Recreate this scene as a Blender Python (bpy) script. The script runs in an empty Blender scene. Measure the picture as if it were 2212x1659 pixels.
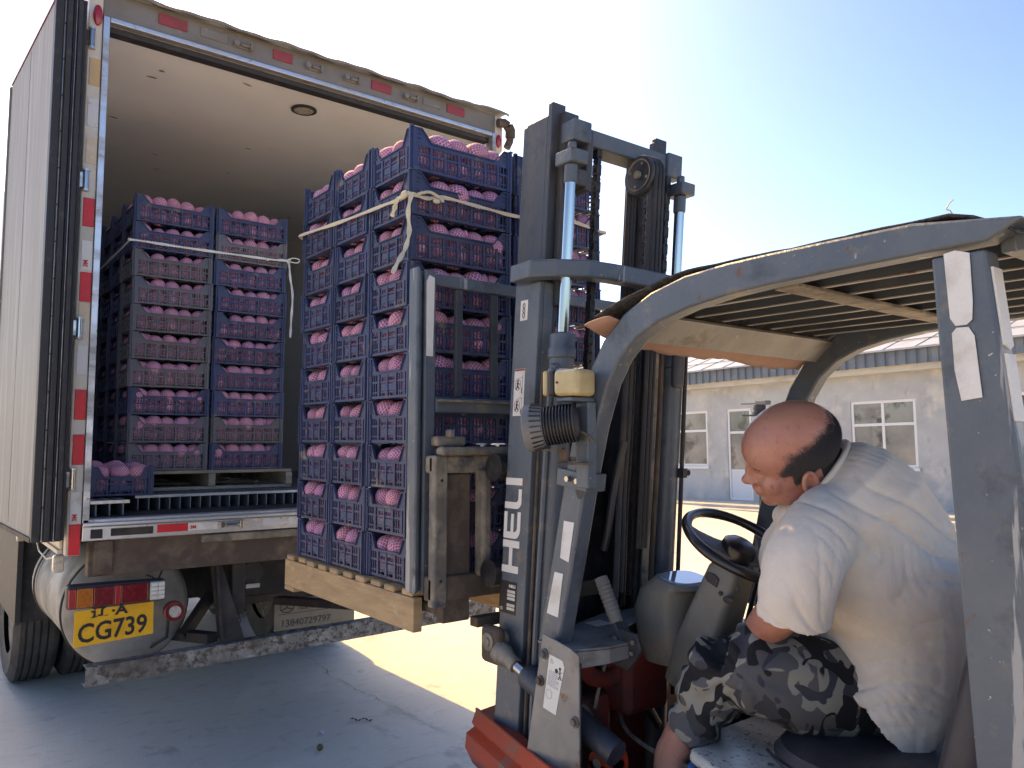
import bpy, bmesh, math, random
from mathutils import Vector, Matrix, Euler
R = math.radians
random.seed(7)
S = bpy.context.scene
COL = S.collection

# ------------------------------------------------------------------ camera, sky, sun, exposure
PIT, YAW, ROLL, HCAM, FPX = R(4.15), R(37.8), .004, 1.7, 1700.0
FW = Vector((math.sin(YAW)*math.cos(PIT), math.cos(YAW)*math.cos(PIT), math.sin(PIT)))
RT0 = Vector((math.cos(YAW), -math.sin(YAW), 0)); UP0 = RT0.cross(FW)
RT = RT0*math.cos(ROLL)+UP0*math.sin(ROLL); UPV = UP0*math.cos(ROLL)-RT0*math.sin(ROLL)
cam_d = bpy.data.cameras.new('camera'); cam = bpy.data.objects.new('camera', cam_d); COL.objects.link(cam)
m = Matrix((RT, UPV, -FW)).transposed().to_4x4(); m.translation = (0, 0, HCAM); cam.matrix_world = m
cam_d.sensor_width = 36; cam_d.lens = 36*FPX/2212; cam_d.clip_end = 3000; cam_d.clip_start = .05
S.camera = cam
SUN_EL, SUN_AZ = R(44), R(7)          # azimuth measured from +Y towards +X
W = bpy.data.worlds.new('World'); S.world = W; W.use_nodes = True
nt = W.node_tree; nt.nodes.clear()
sky = nt.nodes.new('ShaderNodeTexSky'); sky.sky_type = 'NISHITA'; sky.sun_disc = False
sky.sun_elevation = SUN_EL; sky.sun_rotation = SUN_AZ; sky.air_density = 0.75; sky.dust_density = 1.6; sky.ozone_density = 3.2
bg = nt.nodes.new('ShaderNodeBackground'); bg.inputs[1].default_value = 0.05
wo = nt.nodes.new('ShaderNodeOutputWorld'); gm = nt.nodes.new('ShaderNodeGamma'); gm.inputs[1].default_value = 1.45; nt.links.new(sky.outputs[0], gm.inputs[0]); nt.links.new(gm.outputs[0], bg.inputs[0]); nt.links.new(bg.outputs[0], wo.inputs[0])
sd = bpy.data.lights.new('sun', 'SUN'); sd.energy = 2.0; sd.angle = R(.53); sd.color = (1, .71, .32)
sun = bpy.data.objects.new('sun', sd); COL.objects.link(sun)
sdir = Vector((math.sin(SUN_AZ)*math.cos(SUN_EL), math.cos(SUN_AZ)*math.cos(SUN_EL), math.sin(SUN_EL)))
sun.rotation_euler = sdir.to_track_quat('Z', 'Y').to_euler()
S.view_settings.view_transform = 'Standard'; S.view_settings.look = 'None'
S.view_settings.exposure = 1.92; S.view_settings.gamma = 1; S.view_settings.use_curve_mapping = False
S.view_settings.use_white_balance = True; S.view_settings.white_balance_temperature = 8200; S.view_settings.white_balance_tint = 10

def at(px, py, **k):
    """a point of the place seen at (px, py) of a 2212x1659 picture, on plane X=, Y=, Z= or at forward distance F="""
    d = FW+RT*((px-1106)/FPX)-UPV*((py-829.5)/FPX)
    (a, v), = k.items()
    t = v if a == 'F' else (v-(0, 0, HCAM)['XYZ'.index(a)])/d['XYZ'.index(a)]
    return Vector((0, 0, HCAM))+d*t

# ------------------------------------------------------------------ materials
MATS = {}
def mat(name, col, rough=.5, metal=0., var=(), bump=None, spec=.5, streak=None, trans=0, emis=None, coat=0, rnd=0):
    """var: list of (colour, scale, lo, hi[, stretch vec[, kind]]); bump: (scale, strength[, stretch])"""
    m = bpy.data.materials.new(name); m.use_nodes = True; MATS[name] = m
    t = m.node_tree; N = t.nodes; L = t.links; b = N['Principled BSDF']
    b.inputs['Roughness'].default_value = rough; b.inputs['Metallic'].default_value = metal
    b.inputs['Specular IOR Level'].default_value = spec
    if coat: b.inputs['Coat Weight'].default_value = coat
    if trans: b.inputs['Transmission Weight'].default_value = trans
    tc = N.new('ShaderNodeTexCoord'); oi = N.new('ShaderNodeObjectInfo')
    rgb = N.new('ShaderNodeRGB'); rgb.outputs[0].default_value = (*col, 1); cur = rgb.outputs[0]
    add = N.new('ShaderNodeVectorMath'); add.operation = 'ADD'; L.new(tc.outputs['Object'], add.inputs[0])
    if rnd:
        sc = N.new('ShaderNodeMath'); sc.operation = 'MULTIPLY'; sc.inputs[1].default_value = 37.3
        L.new(oi.outputs['Random'], sc.inputs[0]); L.new(sc.outputs[0], add.inputs[1])
        mx = N.new('ShaderNodeHueSaturation'); mr = N.new('ShaderNodeMapRange')
        mr.inputs[3].default_value = 1-rnd; mr.inputs[4].default_value = 1+rnd
        L.new(oi.outputs['Random'], mr.inputs[0]); L.new(mr.outputs[0], mx.inputs['Value']); L.new(cur, mx.inputs['Color']); cur = mx.outputs[0]
    rcur = None
    def noise(scale, stretch=(1, 1, 1), kind='n', detail=6):
        mp = N.new('ShaderNodeMapping'); mp.inputs['Scale'].default_value = stretch; L.new(add.outputs[0], mp.inputs[0])
        n = N.new('ShaderNodeTexNoise'); n.inputs['Scale'].default_value = scale; n.inputs['Detail'].default_value = detail
        n.inputs['Roughness'].default_value = .62
        L.new(mp.outputs[0], n.inputs['Vector']); return n.outputs[0]
    for v in var:
        c2, s, lo, hi = v[:4]; st = v[4] if len(v) > 4 else (1, 1, 1)
        n = noise(s, st); mr = N.new('ShaderNodeMapRange'); mr.clamp = True
        mr.inputs[1].default_value = lo; mr.inputs[2].default_value = hi; L.new(n, mr.inputs[0])
        mx = N.new('ShaderNodeMix'); mx.data_type = 'RGBA'; L.new(mr.outputs[0], mx.inputs[0]); L.new(cur, mx.inputs[6])
        mx.inputs[7].default_value = (*c2, 1); cur = mx.outputs[2]
        if rcur is None and metal > .2: rcur = mr.outputs[0]
    L.new(cur, b.inputs['Base Color'])
    if rcur is not None:
        mr = N.new('ShaderNodeMapRange'); mr.inputs[3].default_value = rough; mr.inputs[4].default_value = min(1, rough+.35)
        L.new(rcur, mr.inputs[0]); L.new(mr.outputs[0], b.inputs['Roughness'])
    if bump:
        n = noise(bump[0], bump[2] if len(bump) > 2 else (1, 1, 1), detail=4); bp = N.new('ShaderNodeBump')
        bp.inputs['Strength'].default_value = bump[1]; bp.inputs['Distance'].default_value = bump[3] if len(bump) > 3 else .01
        L.new(n, bp.inputs['Height']); L.new(bp.outputs[0], b.inputs['Normal'])
    if emis:
        b.inputs['Emission Color'].default_value = (*emis[0], 1); b.inputs['Emission Strength'].default_value = emis[1]
    return m
M = mat
concrete = M('concrete', (.60, .56, .485), .8, var=[((.53, .495, .43), .5, .35, .65), ((.38, .37, .345), 1.3, .6, .74), ((.60, .58, .53), 4, .5, .75), ((.36, .345, .32), 3.1, .64, .72, (1, .5, 1)), ((.43, .42, .39), 14, .55, .7, (.4, 1, 1)), ((.40, .38, .345), 2.2, .60, .66, (1, .7, 1)), ((.20, .19, .175), 30, .72, .75), ((.26, .25, .23), 110, .68, .72)], bump=(70, .4))
joint_m = M('joint dark', (.17, .16, .145), .9, var=[((.45, .43, .40), 3, .45, .58)])
pave_m = M('pavement', (.45, .45, .44), .85, var=[((.33, .33, .32), 1.3, .4, .7)], bump=(30, .3))
paintblue = M('slate blue paint', (.075, .098, .125), .42, var=[((.115, .135, .15), 4, .45, .75), ((.17, .155, .13), 13, .58, .72), ((.04, .05, .065), 7, .57, .70), ((.12, .07, .045), 19, .655, .70), ((.30, .31, .31), 9, .61, .625, (1, 1, .07)), ((.42, .42, .40), 75, .68, .72)], bump=(60, .2))
mastdark = M('mast steel dark', (.035, .042, .055), .5, var=[((.10, .085, .07), 6, .5, .72, (1, 1, .3)), ((.02, .022, .028), 9, .55, .7)], bump=(50, .2))
slat_m = M('dark slat paint', (.04, .052, .07), .6, var=[((.07, .075, .08), 8, .55, .7)])
greasy = M('greasy black steel', (.012, .013, .016), .45, var=[((.05, .045, .04), 14, .5, .7)], bump=(80, .4))
dustysteel = M('dusty steel', (.13, .115, .095), .7, var=[((.30, .26, .20), 9, .45, .65), ((.07, .075, .085), 15, .55, .68)], bump=(40, .4))
ruststeel = M('rusty brown steel', (.075, .055, .043), .8, var=[((.16, .12, .085), 10, .45, .65), ((.03, .026, .024), 5, .55, .7)], bump=(60, .4))
chrome = M('chrome', (.46, .46, .45), .14, 1.)
alum = M('worn aluminium', (.62, .63, .65), .34, .85, var=[((.33, .33, .32), 9, .45, .7, (.3, 1, 1)), ((.2, .19, .17), 30, .62, .72)], bump=(40, .15))
floor_al = M('aluminium floor profile', (.22, .225, .235), .55, .5, var=[((.2, .2, .2), 6, .5, .7)])
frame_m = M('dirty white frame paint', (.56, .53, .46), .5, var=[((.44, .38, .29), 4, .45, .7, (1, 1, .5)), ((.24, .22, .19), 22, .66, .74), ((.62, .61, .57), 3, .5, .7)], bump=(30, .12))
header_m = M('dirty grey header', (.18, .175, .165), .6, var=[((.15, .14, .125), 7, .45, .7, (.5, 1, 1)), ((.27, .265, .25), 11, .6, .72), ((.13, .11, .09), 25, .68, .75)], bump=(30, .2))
doorskin = M('door liner panel', (.27, .27, .255), .62, spec=.25, var=[((.24, .235, .215), 3, .4, .7, (1, 2.5, .25)), ((.36, .37, .375), 6, .5, .7, (1, 5, .2)), ((.17, .155, .13), 14, .66, .74, (1, 2, .5)), ((.16, .14, .11), 26, .73, .77, (1, 2, .6))], bump=(6, .15, (1, 3, .4)))
inner_w = M('cargo wall liner', (.76, .785, .80), .5, var=[((.70, .715, .72), 1.2, .4, .7), ((.5, .46, .42), 9, .70, .76, (1, 1, 1)), ((.80, .80, .79), 3, .5, .75)], bump=(5, .08))
bodywhite = M('white body sheet', (.66, .67, .66), .4, var=[((.5, .5, .48), 2, .5, .75, (1, 1, .3))])
rubber = M('black rubber', (.022, .023, .026), .6, var=[((.06, .057, .05), 12, .55, .75), ((.2, .19, .17), 90, .70, .74)], bump=(50, .15))
tyre_m = M('tyre rubber', (.028, .028, .028), .75, var=[((.075, .07, .062), 6, .4, .7)], bump=(60, .25))
chassis = M('chassis black', (.022, .02, .02), .75, var=[((.055, .045, .038), 8, .45, .7)], bump=(50, .3))
bar_m = M('rust spotted grey bar', (.20, .19, .17), .7, var=[((.34, .33, .30), 9, .46, .6), ((.085, .06, .045), 17, .50, .60, (1.2, 1, 1.5)), ((.05, .038, .03), 50, .56, .64), ((.09, .07, .055), 1.6, .5, .6)], bump=(60, .35))
tank_m = M('dusty tank aluminium', (.30, .295, .28), .55, .35, var=[((.20, .19, .165), 5, .4, .7), ((.36, .36, .35), 3, .5, .7)], bump=(30, .1))
redrefl = M('red reflector', (.62, .015, .025), .25, var=[((.42, .02, .03), 9, .5, .75)], bump=(180, .25))
redold = M('faded red reflector', (.27, .045, .05), .4, var=[((.2, .045, .045), 12, .5, .7)])
whiterefl = M('white reflective tape', (.66, .66, .63), .3, var=[((.47, .45, .4), 9, .5, .7)], bump=(220, .3))
amber_f = M('faded amber reflector', (.55, .38, .17), .4, var=[((.45, .33, .2), 14, .4, .7)])
beige_f = M('faded beige tape', (.56, .47, .34), .6, var=[((.6, .56, .48), 17, .5, .65)])
tornw = M('torn white tape', (.56, .57, .57), .5, var=[((.2, .19, .18), 22, .62, .66)])
markred = M('red lens', (.35, .02, .03), .2, coat=.5)
markdk = M('dark red lens', (.13, .006, .012), .22, var=[((.22, .01, .02), 60, .5, .6)], coat=.4)
amberl = M('amber lens', (.42, .12, .01), .22, var=[((.3, .09, .01), 60, .5, .6)], coat=.4)
clearl = M('clear lens', (.45, .43, .38), .2, var=[((.3, .29, .26), 60, .5, .6)], coat=.4)
yplate = M('yellow plate', (.80, .42, .012), .5, var=[((.62, .30, .01), 9, .5, .7), ((.2, .12, .03), 12, .68, .72)])
blackink = M('black lettering', (.012, .012, .014), .5)
inkfade = M('faded black lettering', (.05, .045, .04), .7)
whiteink = M('white lettering', (.70, .69, .64), .5, var=[((.4, .38, .34), 40, .66, .7)])
redink = M('red print', (.6, .03, .03), .5)
blueink = M('blue print', (.05, .25, .62), .5)
greyink = M('grey print', (.35, .35, .35), .6)
flap_m = M('dusty mud flap', (.25, .225, .185), .8, var=[((.17, .15, .125), 6, .45, .7)])
wood_m = M('pallet wood', (.42, .29, .155), .75, var=[((.30, .20, .11), 5, .4, .7, (1, 1, 6)), ((.5, .38, .22), 9, .55, .7, (1, 1, 3)), ((.16, .11, .07), 20, .68, .75)], bump=(25, .3, (1, 1, 6)), rnd=.12)
wood_g = M('old pallet wood', (.33, .27, .20), .8, var=[((.21, .17, .13), 6, .4, .7, (1, 1, 5))], bump=(25, .3, (1, 1, 6)), rnd=.15)
crate_n = M('navy crate plastic', (.026, .042, .115), .5, var=[((.05, .066, .125), 7, .42, .72), ((.20, .185, .16), 12, .60, .74)], rnd=.25)
crate_g = M('grey blue crate plastic', (.105, .115, .15), .55, var=[((.15, .145, .14), 8, .45, .75)], rnd=.12)
crate_b = M('beige grey crate plastic', (.112, .116, .13), .6, var=[((.10, .105, .13), 8, .45, .75)], rnd=.1)
rope_m = M('cream rope', (.62, .57, .44), .8, bump=(160, .5))
ropew = M('white tape rope', (.72, .72, .68), .7, bump=(160, .4))
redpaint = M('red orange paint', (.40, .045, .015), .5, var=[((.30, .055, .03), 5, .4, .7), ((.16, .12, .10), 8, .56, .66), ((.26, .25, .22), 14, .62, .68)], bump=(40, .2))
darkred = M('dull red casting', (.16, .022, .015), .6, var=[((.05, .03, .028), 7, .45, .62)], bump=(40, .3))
greypanel = M('scratched grey panel', (.17, .175, .175), .45, .15, var=[((.25, .25, .24), 5, .42, .66), ((.12, .095, .075), 7, .55, .68), ((.14, .065, .03), 11, .62, .68), ((.4, .4, .38), 50, .68, .72)], bump=(50, .12))
dash_m = M('khaki grey dash plastic', (.135, .135, .118), .5, var=[((.19, .185, .165), 4, .45, .7), ((.09, .09, .08), 10, .6, .75)], bump=(90, .12))
gauge_m = M('gauge glass', (.25, .3, .38), .06, 0, coat=1.0)
wheelm = M('steering wheel plastic', (.012, .012, .014), .32, coat=.3)
spoke_m = M('grey spoke plastic', (.11, .112, .12), .5)
leverg = M('grey lever grip', (.15, .15, .14), .6)
turn_m = M('yellowed lamp lens', (.50, .41, .22), .45, var=[((.42, .33, .16), 25, .45, .7)])
lampblk = M('lamp black housing', (.03, .032, .036), .55)
lamp_al = M('dusty lamp shell', (.16, .165, .165), .6, var=[((.25, .17, .11), 12, .58, .66)], bump=(60, .2))
seat_m = M('seat vinyl', (.022, .021, .026), .55, var=[((.055, .052, .06), 5, .4, .7), ((.13, .10, .08), 17, .68, .73)], bump=(14, .35))
hood_m = M('chipped white hood', (.62, .58, .50), .28, var=[((.50, .43, .33), 4, .45, .7), ((.06, .05, .042), 34, .60, .64, (1.2, .8, 1)), ((.03, .03, .03), 80, .61, .64), ((.40, .34, .26), 9, .55, .7)], bump=(5, .1))
hoodblue = M('hood blue band', (.02, .19, .50), .35, var=[((.6, .58, .52), 15, .6, .63), ((.03, .03, .03), 30, .64, .67)])
cloth_m = M('dark felt mat', (.022, .024, .027), .95, var=[((.07, .07, .072), 60, .45, .65)], bump=(90, .8))
cardb = M('pinkish backing board', (.36, .22, .17), .8, var=[((.28, .17, .135), 5, .45, .7)])
wall_m = M('grey cement render', (.47, .485, .485), .9, var=[((.38, .39, .39), .9, .38, .62), ((.57, .55, .50), 1.7, .52, .7), ((.34, .34, .33), 2.6, .60, .70, (1, 1, .5)), ((.30, .295, .285), 7, .66, .72)], bump=(12, .3))
beam_m = M('pale eave concrete', (.56, .54, .48), .85, var=[((.33, .31, .27), 1.4, .5, .7, (1, .4, 1))])
roofw = M('white roof sheet', (.42, .44, .47), .4, var=[((.34, .36, .39), 2, .5, .7)])
roofb = M('blue roof sheet', (.10, .22, .45), .4)
fascia_m = M('blue grey ribbed sheet', (.13, .16, .20), .5, var=[((.2, .22, .24), 2, .5, .7)])
winf = M('white window frame', (.72, .73, .73), .4)
glass_m = M('window glass', (.15, .16, .155), .05, 0, var=[((.26, .255, .24), .7, .42, .58), ((.07, .075, .075), 1.3, .55, .62)], spec=.9)
doorw = M('white door panel', (.62, .65, .68), .4)
skin_m = M('tanned skin', (.47, .225, .165), .34, var=[((.38, .16, .125), 9, .4, .7), ((.45, .225, .165), 14, .5, .7), ((.27, .11, .09), 60, .58, .72)], bump=(260, .35, (1, 1, 1), .002))
skin_m.node_tree.nodes['Principled BSDF'].inputs['Subsurface Weight'].default_value = .12
skin_m.node_tree.nodes['Principled BSDF'].inputs['Subsurface Scale'].default_value = .01
hair_m = M('short black hair', (.028, .026, .03), .55)
eye_m = M('eye white', (.6, .55, .5), .2)
lip_m = M('lip', (.33, .11, .09), .45)
shirt_m = M('cream cotton shirt', (.67, .61, .535), .9, var=[((.60, .54, .46), 6, .45, .7), ((.70, .65, .58), 14, .5, .7)], bump=(350, .25))
shirt_m.node_tree.nodes['Principled BSDF'].inputs['Sheen Weight'].default_value = .1
collar_m = shirt_m
scrap_m = M('litter foil', (.6, .62, .65), .3, .3)
leaf_m = M('dry leaf', (.08, .065, .045), .8)
nut_m = M('dry brown fruit', (.13, .10, .035), .7, var=[((.06, .05, .02), 20, .5, .65)])
belt_m = M('black belt', (.015, .015, .017), .5)

# camouflage
def camo():
    m = bpy.data.materials.new('grey camouflage cotton'); m.use_nodes = True; t = m.node_tree; N = t.nodes; L = t.links; b = N['Principled BSDF']
    b.inputs['Roughness'].default_value = .9; tc = N.new('ShaderNodeTexCoord')
    def layer(cur, col, scale, th, off, st):
        mp = N.new('ShaderNodeMapping'); mp.inputs['Location'].default_value = off; mp.inputs['Scale'].default_value = st
        L.new(tc.outputs['Object'], mp.inputs[0]); n = N.new('ShaderNodeTexNoise'); n.inputs['Scale'].default_value = scale
        n.inputs['Detail'].default_value = 1.2; n.inputs['Distortion'].default_value = 1.1; L.new(mp.outputs[0], n.inputs['Vector'])
        g = N.new('ShaderNodeMapRange'); g.inputs[1].default_value = th; g.inputs[2].default_value = th+.012; L.new(n.outputs[0], g.inputs[0])
        x = N.new('ShaderNodeMix'); x.data_type = 'RGBA'; L.new(g.outputs[0], x.inputs[0]); x.inputs[7].default_value = (*col, 1)
        if cur is None: x.inputs[6].default_value = (.235, .23, .20, 1)
        else: L.new(cur, x.inputs[6])
        return x.outputs[2]
    c = layer(None, (.085, .085, .088), 10.5, .49, (3, 1, 2), (1, 1, 1.3)); c = layer(c, (.038, .041, .052), 12.5, .55, (9, 4, 1), (1, 1.3, .9))
    c = layer(c, (.007, .008, .011), 14, .545, (5, 8, 7), (1.2, .8, .7))
    L.new(c, b.inputs['Base Color']); w = N.new('ShaderNodeTexNoise'); w.inputs['Scale'].default_value = 300; bp = N.new('ShaderNodeBump'); bp.inputs['Strength'].default_value = .3
    bp.inputs['Distance'].default_value = .002; L.new(tc.outputs['Object'], w.inputs['Vector']); L.new(w.outputs[0], bp.inputs['Height']); L.new(bp.outputs[0], b.inputs['Normal'])
    return m
camo_m = camo()
# foam net over fruit: two crossing families of strands from the sleeve's own UVs
def netmat():
    m = bpy.data.materials.new('pink foam net'); m.use_nodes = True; t = m.node_tree; N = t.nodes; L = t.links; b = N['Principled BSDF']
    b.inputs['Roughness'].default_value = .75; uv = N.new('ShaderNodeUVMap'); sp = N.new('ShaderNodeSeparateXYZ'); L.new(uv.outputs[0], sp.inputs[0])
    def mth(op, a, bb=None):
        n = N.new('ShaderNodeMath'); n.operation = op
        for i, q in enumerate((a, bb)):
            if q is None: continue
            if isinstance(q, (int, float)): n.inputs[i].default_value = q
            else: L.new(q, n.inputs[i])
        return n.outputs[0]
    u = mth('MULTIPLY', sp.outputs[0], 15*math.pi); v = mth('MULTIPLY', sp.outputs[1], 11*math.pi)
    a = mth('ABSOLUTE', mth('SINE', mth('ADD', u, v))); c = mth('ABSOLUTE', mth('SINE', mth('SUBTRACT', u, v)))
    mn = mth('MINIMUM', a, c); mr = N.new('ShaderNodeMapRange'); mr.inputs[1].default_value = .36; mr.inputs[2].default_value = .52; L.new(mn, mr.inputs[0])
    oi = N.new('ShaderNodeObjectInfo'); cr = N.new('ShaderNodeMix'); cr.data_type = 'RGBA'; L.new(oi.outputs['Random'], cr.inputs[0])
    cr.inputs[6].default_value = (.44, .17, .15, 1); cr.inputs[7].default_value = (.38, .11, .18, 1)
    pk = N.new('ShaderNodeMix'); pk.data_type = 'RGBA'; L.new(oi.outputs['Random'], pk.inputs[0])
    pk.inputs[6].default_value = (.84, .40, .56, 1); pk.inputs[7].default_value = (.80, .44, .66, 1)
    x = N.new('ShaderNodeMix'); x.data_type = 'RGBA'; L.new(mr.outputs[0], x.inputs[0]); L.new(pk.outputs[2], x.inputs[6]); L.new(cr.outputs[2], x.inputs[7])
    L.new(x.outputs[2], b.inputs['Base Color']); bp = N.new('ShaderNodeBump'); bp.inputs['Strength'].default_value = .7; bp.inputs['Distance'].default_value = .004; bp.invert = True
    L.new(mr.outputs[0], bp.inputs['Height']); L.new(bp.outputs[0], b.inputs['Normal'])
    b.inputs['Subsurface Weight'].default_value = .1; b.inputs['Subsurface Scale'].default_value = .01
    return m
net_m = netmat()

# ------------------------------------------------------------------ building blocks
def frame_from(d, up=Vector((0, 0, 1))):
    z = d.normalized(); x = up.cross(z)
    if x.length < 1e-4: x = Vector((1, 0, 0)).cross(z)
    x.normalize(); return x, z.cross(x), z
class MB:
    def __init__(s, fn=None): s.v = []; s.f = []; s.mi = []; s.k = 0; s.fn = fn
    def add(s, vs, fs):
        o = len(s.v); s.v += [Vector(s.fn(Vector(q))) if s.fn else Vector(q) for q in vs]
        s.f += [tuple(i+o for i in f) for f in fs]; s.mi += [s.k]*len(fs); return s
    def box(s, x0, x1, y0, y1, z0, z1):
        return s.add([(x, y, z) for z in (z0, z1) for y in (y0, y1) for x in (x0, x1)], [(0, 2, 3, 1), (4, 5, 7, 6), (0, 1, 5, 4), (2, 6, 7, 3), (0, 4, 6, 2), (1, 3, 7, 5)])
    def bar(s, p, q, w, h, up=(0, 0, 1)):
        p, q = Vector(p), Vector(q); x, y, z = frame_from(q-p, Vector(up))
        vs = [c+x*(a*w/2)+y*(b*h/2) for c in (p, q) for a, b in ((-1, -1), (1, -1), (1, 1), (-1, 1))]
        return s.add(vs, [(3, 2, 1, 0), (4, 5, 6, 7)]+[(i, (i+1) % 4, 4+(i+1) % 4, 4+i) for i in range(4)])
    def prism(s, pts, d):      # pts: closed 3D polygon, d: extrusion vector
        pts = [Vector(p) for p in pts]; d = Vector(d); n = len(pts)
        return s.add(pts+[p+d for p in pts], [tuple(range(n-1, -1, -1)), tuple(range(n, 2*n))]+[(i, (i+1) % n, n+(i+1) % n, n+i) for i in range(n)])
    def strip(s, A, B, d):     # two matching polylines -> solid band, extruded by d (keeps concave outlines valid)
        A = [Vector(p) for p in A]; B = [Vector(p) for p in B]; d = Vector(d); n = len(A); vs = A+B+[p+d for p in A]+[p+d for p in B]; fs = []
        for i in range(n-1):
            fs += [(i, n+i, n+i+1, i+1), (2*n+i, 2*n+i+1, 3*n+i+1, 3*n+i), (i, i+1, 2*n+i+1, 2*n+i), (n+i+1, n+i, 3*n+i, 3*n+i+1)]
        fs += [(0, 2*n, 3*n, n), (n-1, 2*n-1, 4*n-1, 3*n-1)]
        return s.add(vs, fs)
    def tube(s, pts, r, n=10, closed=False, caps=True):
        pts = [Vector(p) for p in pts]; m = len(pts); rs = r if isinstance(r, (list, tuple)) else [r]*m
        vs = []; fs = []; px = None
        for i, p in enumerate(pts):
            if closed: d = pts[(i+1) % m]-pts[i-1]
            else: d = pts[min(i+1, m-1)]-pts[max(i-1, 0)]
            d.normalize()
            if px is None: x, y, z = frame_from(d)
            else:
                x = px-d*px.dot(d); x.normalize(); y = d.cross(x)
            px = x
            vs += [p+(x*math.cos(2*math.pi*k/n)+y*math.sin(2*math.pi*k/n))*rs[i] for k in range(n)]
        for i in range(m if closed else m-1):
            j = (i+1) % m
            fs += [(i*n+k, i*n+(k+1) % n, j*n+(k+1) % n, j*n+k) for k in range(n)]
        if not closed and caps: fs += [tuple(range(n-1, -1, -1)), tuple((m-1)*n+k for k in range(n))]
        return s.add(vs, fs)
    def lathe(s, prof, o, ax, n=24, cap=True):   # prof: (radius, height) pairs along axis
        o = Vector(o); x, y, z = frame_from(Vector(ax)); m = len(prof)
        vs = [o+z*h+(x*math.cos(2*math.pi*k/n)+y*math.sin(2*math.pi*k/n))*r for r, h in prof for k in range(n)]
        fs = [(i*n+k, i*n+(k+1) % n, (i+1)*n+(k+1) % n, (i+1)*n+k) for i in range(m-1) for k in range(n)]
        if cap: fs += [tuple(range(n-1, -1, -1)), tuple((m-1)*n+k for k in range(n))]
        return s.add(vs, fs)
    def cyl(s, p, q, r, n=16): p, q = Vector(p), Vector(q); return s.lathe([(r, 0), (r, (q-p).length)], p, q-p, n)
    def rings(s, rs, cap=True):
        n = len(rs[0]); fs = [(i*n+k, i*n+(k+1) % n, (i+1)*n+(k+1) % n, (i+1)*n+k) for i in range(len(rs)-1) for k in range(n)]
        if cap: fs += [tuple(range(n-1, -1, -1)), tuple((len(rs)-1)*n+k for k in range(n))]
        return s.add([q for r in rs for q in r], fs)
    def ell(s, c, r, rot=None, nu=20, nv=12):
        c = Vector(c); vs = []; fs = []
        for j in range(1, nv):
            t = math.pi*j/nv
            for k in range(nu):
                a = 2*math.pi*k/nu; q = Vector((r[0]*math.sin(t)*math.cos(a), r[1]*math.sin(t)*math.sin(a), r[2]*math.cos(t)))
                vs.append(c+(rot@q if rot else q))
        top = Vector((0, 0, r[2])); vs += [c+(rot@top if rot else top), c-(rot@top if rot else top)]
        for j in range(nv-2): fs += [(j*nu+k, (j+1)*nu+k, (j+1)*nu+(k+1) % nu, j*nu+(k+1) % nu) for k in range(nu)]
        T = len(vs)-2; fs += [(T, k, (k+1) % nu) for k in range(nu)]+[(T+1, (nv-2)*nu+(k+1) % nu, (nv-2)*nu+k) for k in range(nu)]
        return s.add(vs, fs)
    def grid(s, rows):
        n = len(rows[0]); return s.add([q for r in rows for q in r], [(i*n+k, i*n+k+1, (i+1)*n+k+1, (i+1)*n+k) for i in range(len(rows)-1) for k in range(n-1)])
    def build(s, name, mt, parent=None, bevel=0, smooth=False, seg=2, angle=40, normals=True):
        me = bpy.data.meshes.new(name); base = parent_world(parent) if parent else Vector((0, 0, 0))
        me.from_pydata([q-base for q in s.v], [], s.f)
        if normals:
            b = bmesh.new(); b.from_mesh(me); bmesh.ops.recalc_face_normals(b, faces=b.faces); b.to_mesh(me); b.free()
        for q in (mt if isinstance(mt, (list, tuple)) else [mt]): me.materials.append(q)
        if isinstance(mt, (list, tuple)):
            for p, k in zip(me.polygons, s.mi): p.material_index = k
        if smooth:
            me.polygons.foreach_set('use_smooth', [True]*len(me.polygons))
            if smooth != 'all': me.set_sharp_from_angle(angle=R(angle))
        o = bpy.data.objects.new(name, me); COL.objects.link(o); o.parent = parent
        if bevel:
            bv = o.modifiers.new('bevel', 'BEVEL'); bv.width = bevel; bv.segments = seg; bv.limit_method = 'ANGLE'; bv.angle_limit = R(35); bv.harden_normals = False
        return o
def parent_world(p):
    w = Vector((0, 0, 0))
    while p: w = w+p.location; p = p.parent
    return w
def tag(o, label=None, cat=None, group=None, kind=None):
    if label: o['label'] = label
    if cat: o['category'] = cat
    if group: o['group'] = group
    if kind: o['kind'] = kind
    return o
def thing(name, loc, label, cat, group=None):
    o = bpy.data.objects.new(name, None); o.location = loc; COL.objects.link(o); o.empty_display_size = .1; return tag(o, label, cat, group)
def text(name, body, size, org, ux, uy, mt, parent, sx=1, align='LEFT', ext=.0006, bold=0):
    c = bpy.data.curves.new(name, 'FONT'); c.body = body; c.size = size; c.extrude = ext; c.offset = bold; c.align_x = align; c.resolution_u = 3
    o = bpy.data.objects.new(name, c); COL.objects.link(o); bpy.context.view_layer.update()
    me = bpy.data.meshes.new_from_object(o.evaluated_get(bpy.context.evaluated_depsgraph_get())); bpy.data.objects.remove(o)
    ux, uy = Vector(ux).normalized(), Vector(uy).normalized(); uz = ux.cross(uy); base = parent_world(parent) if parent else Vector()
    for v in me.vertices: v.co = Vector(org)-base+ux*(v.co.x*sx)+uy*v.co.y+uz*v.co.z
    me.materials.clear(); me.materials.append(mt); me.name = name
    o = bpy.data.objects.new(name, me); COL.objects.link(o); o.parent = parent; return o
def share(o, name, loc, parent, rz=0):
    c = o.copy(); c.name = name; c.location = loc; c.rotation_euler = (0, 0, rz); c.parent = parent; COL.objects.link(c); return c
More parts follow.
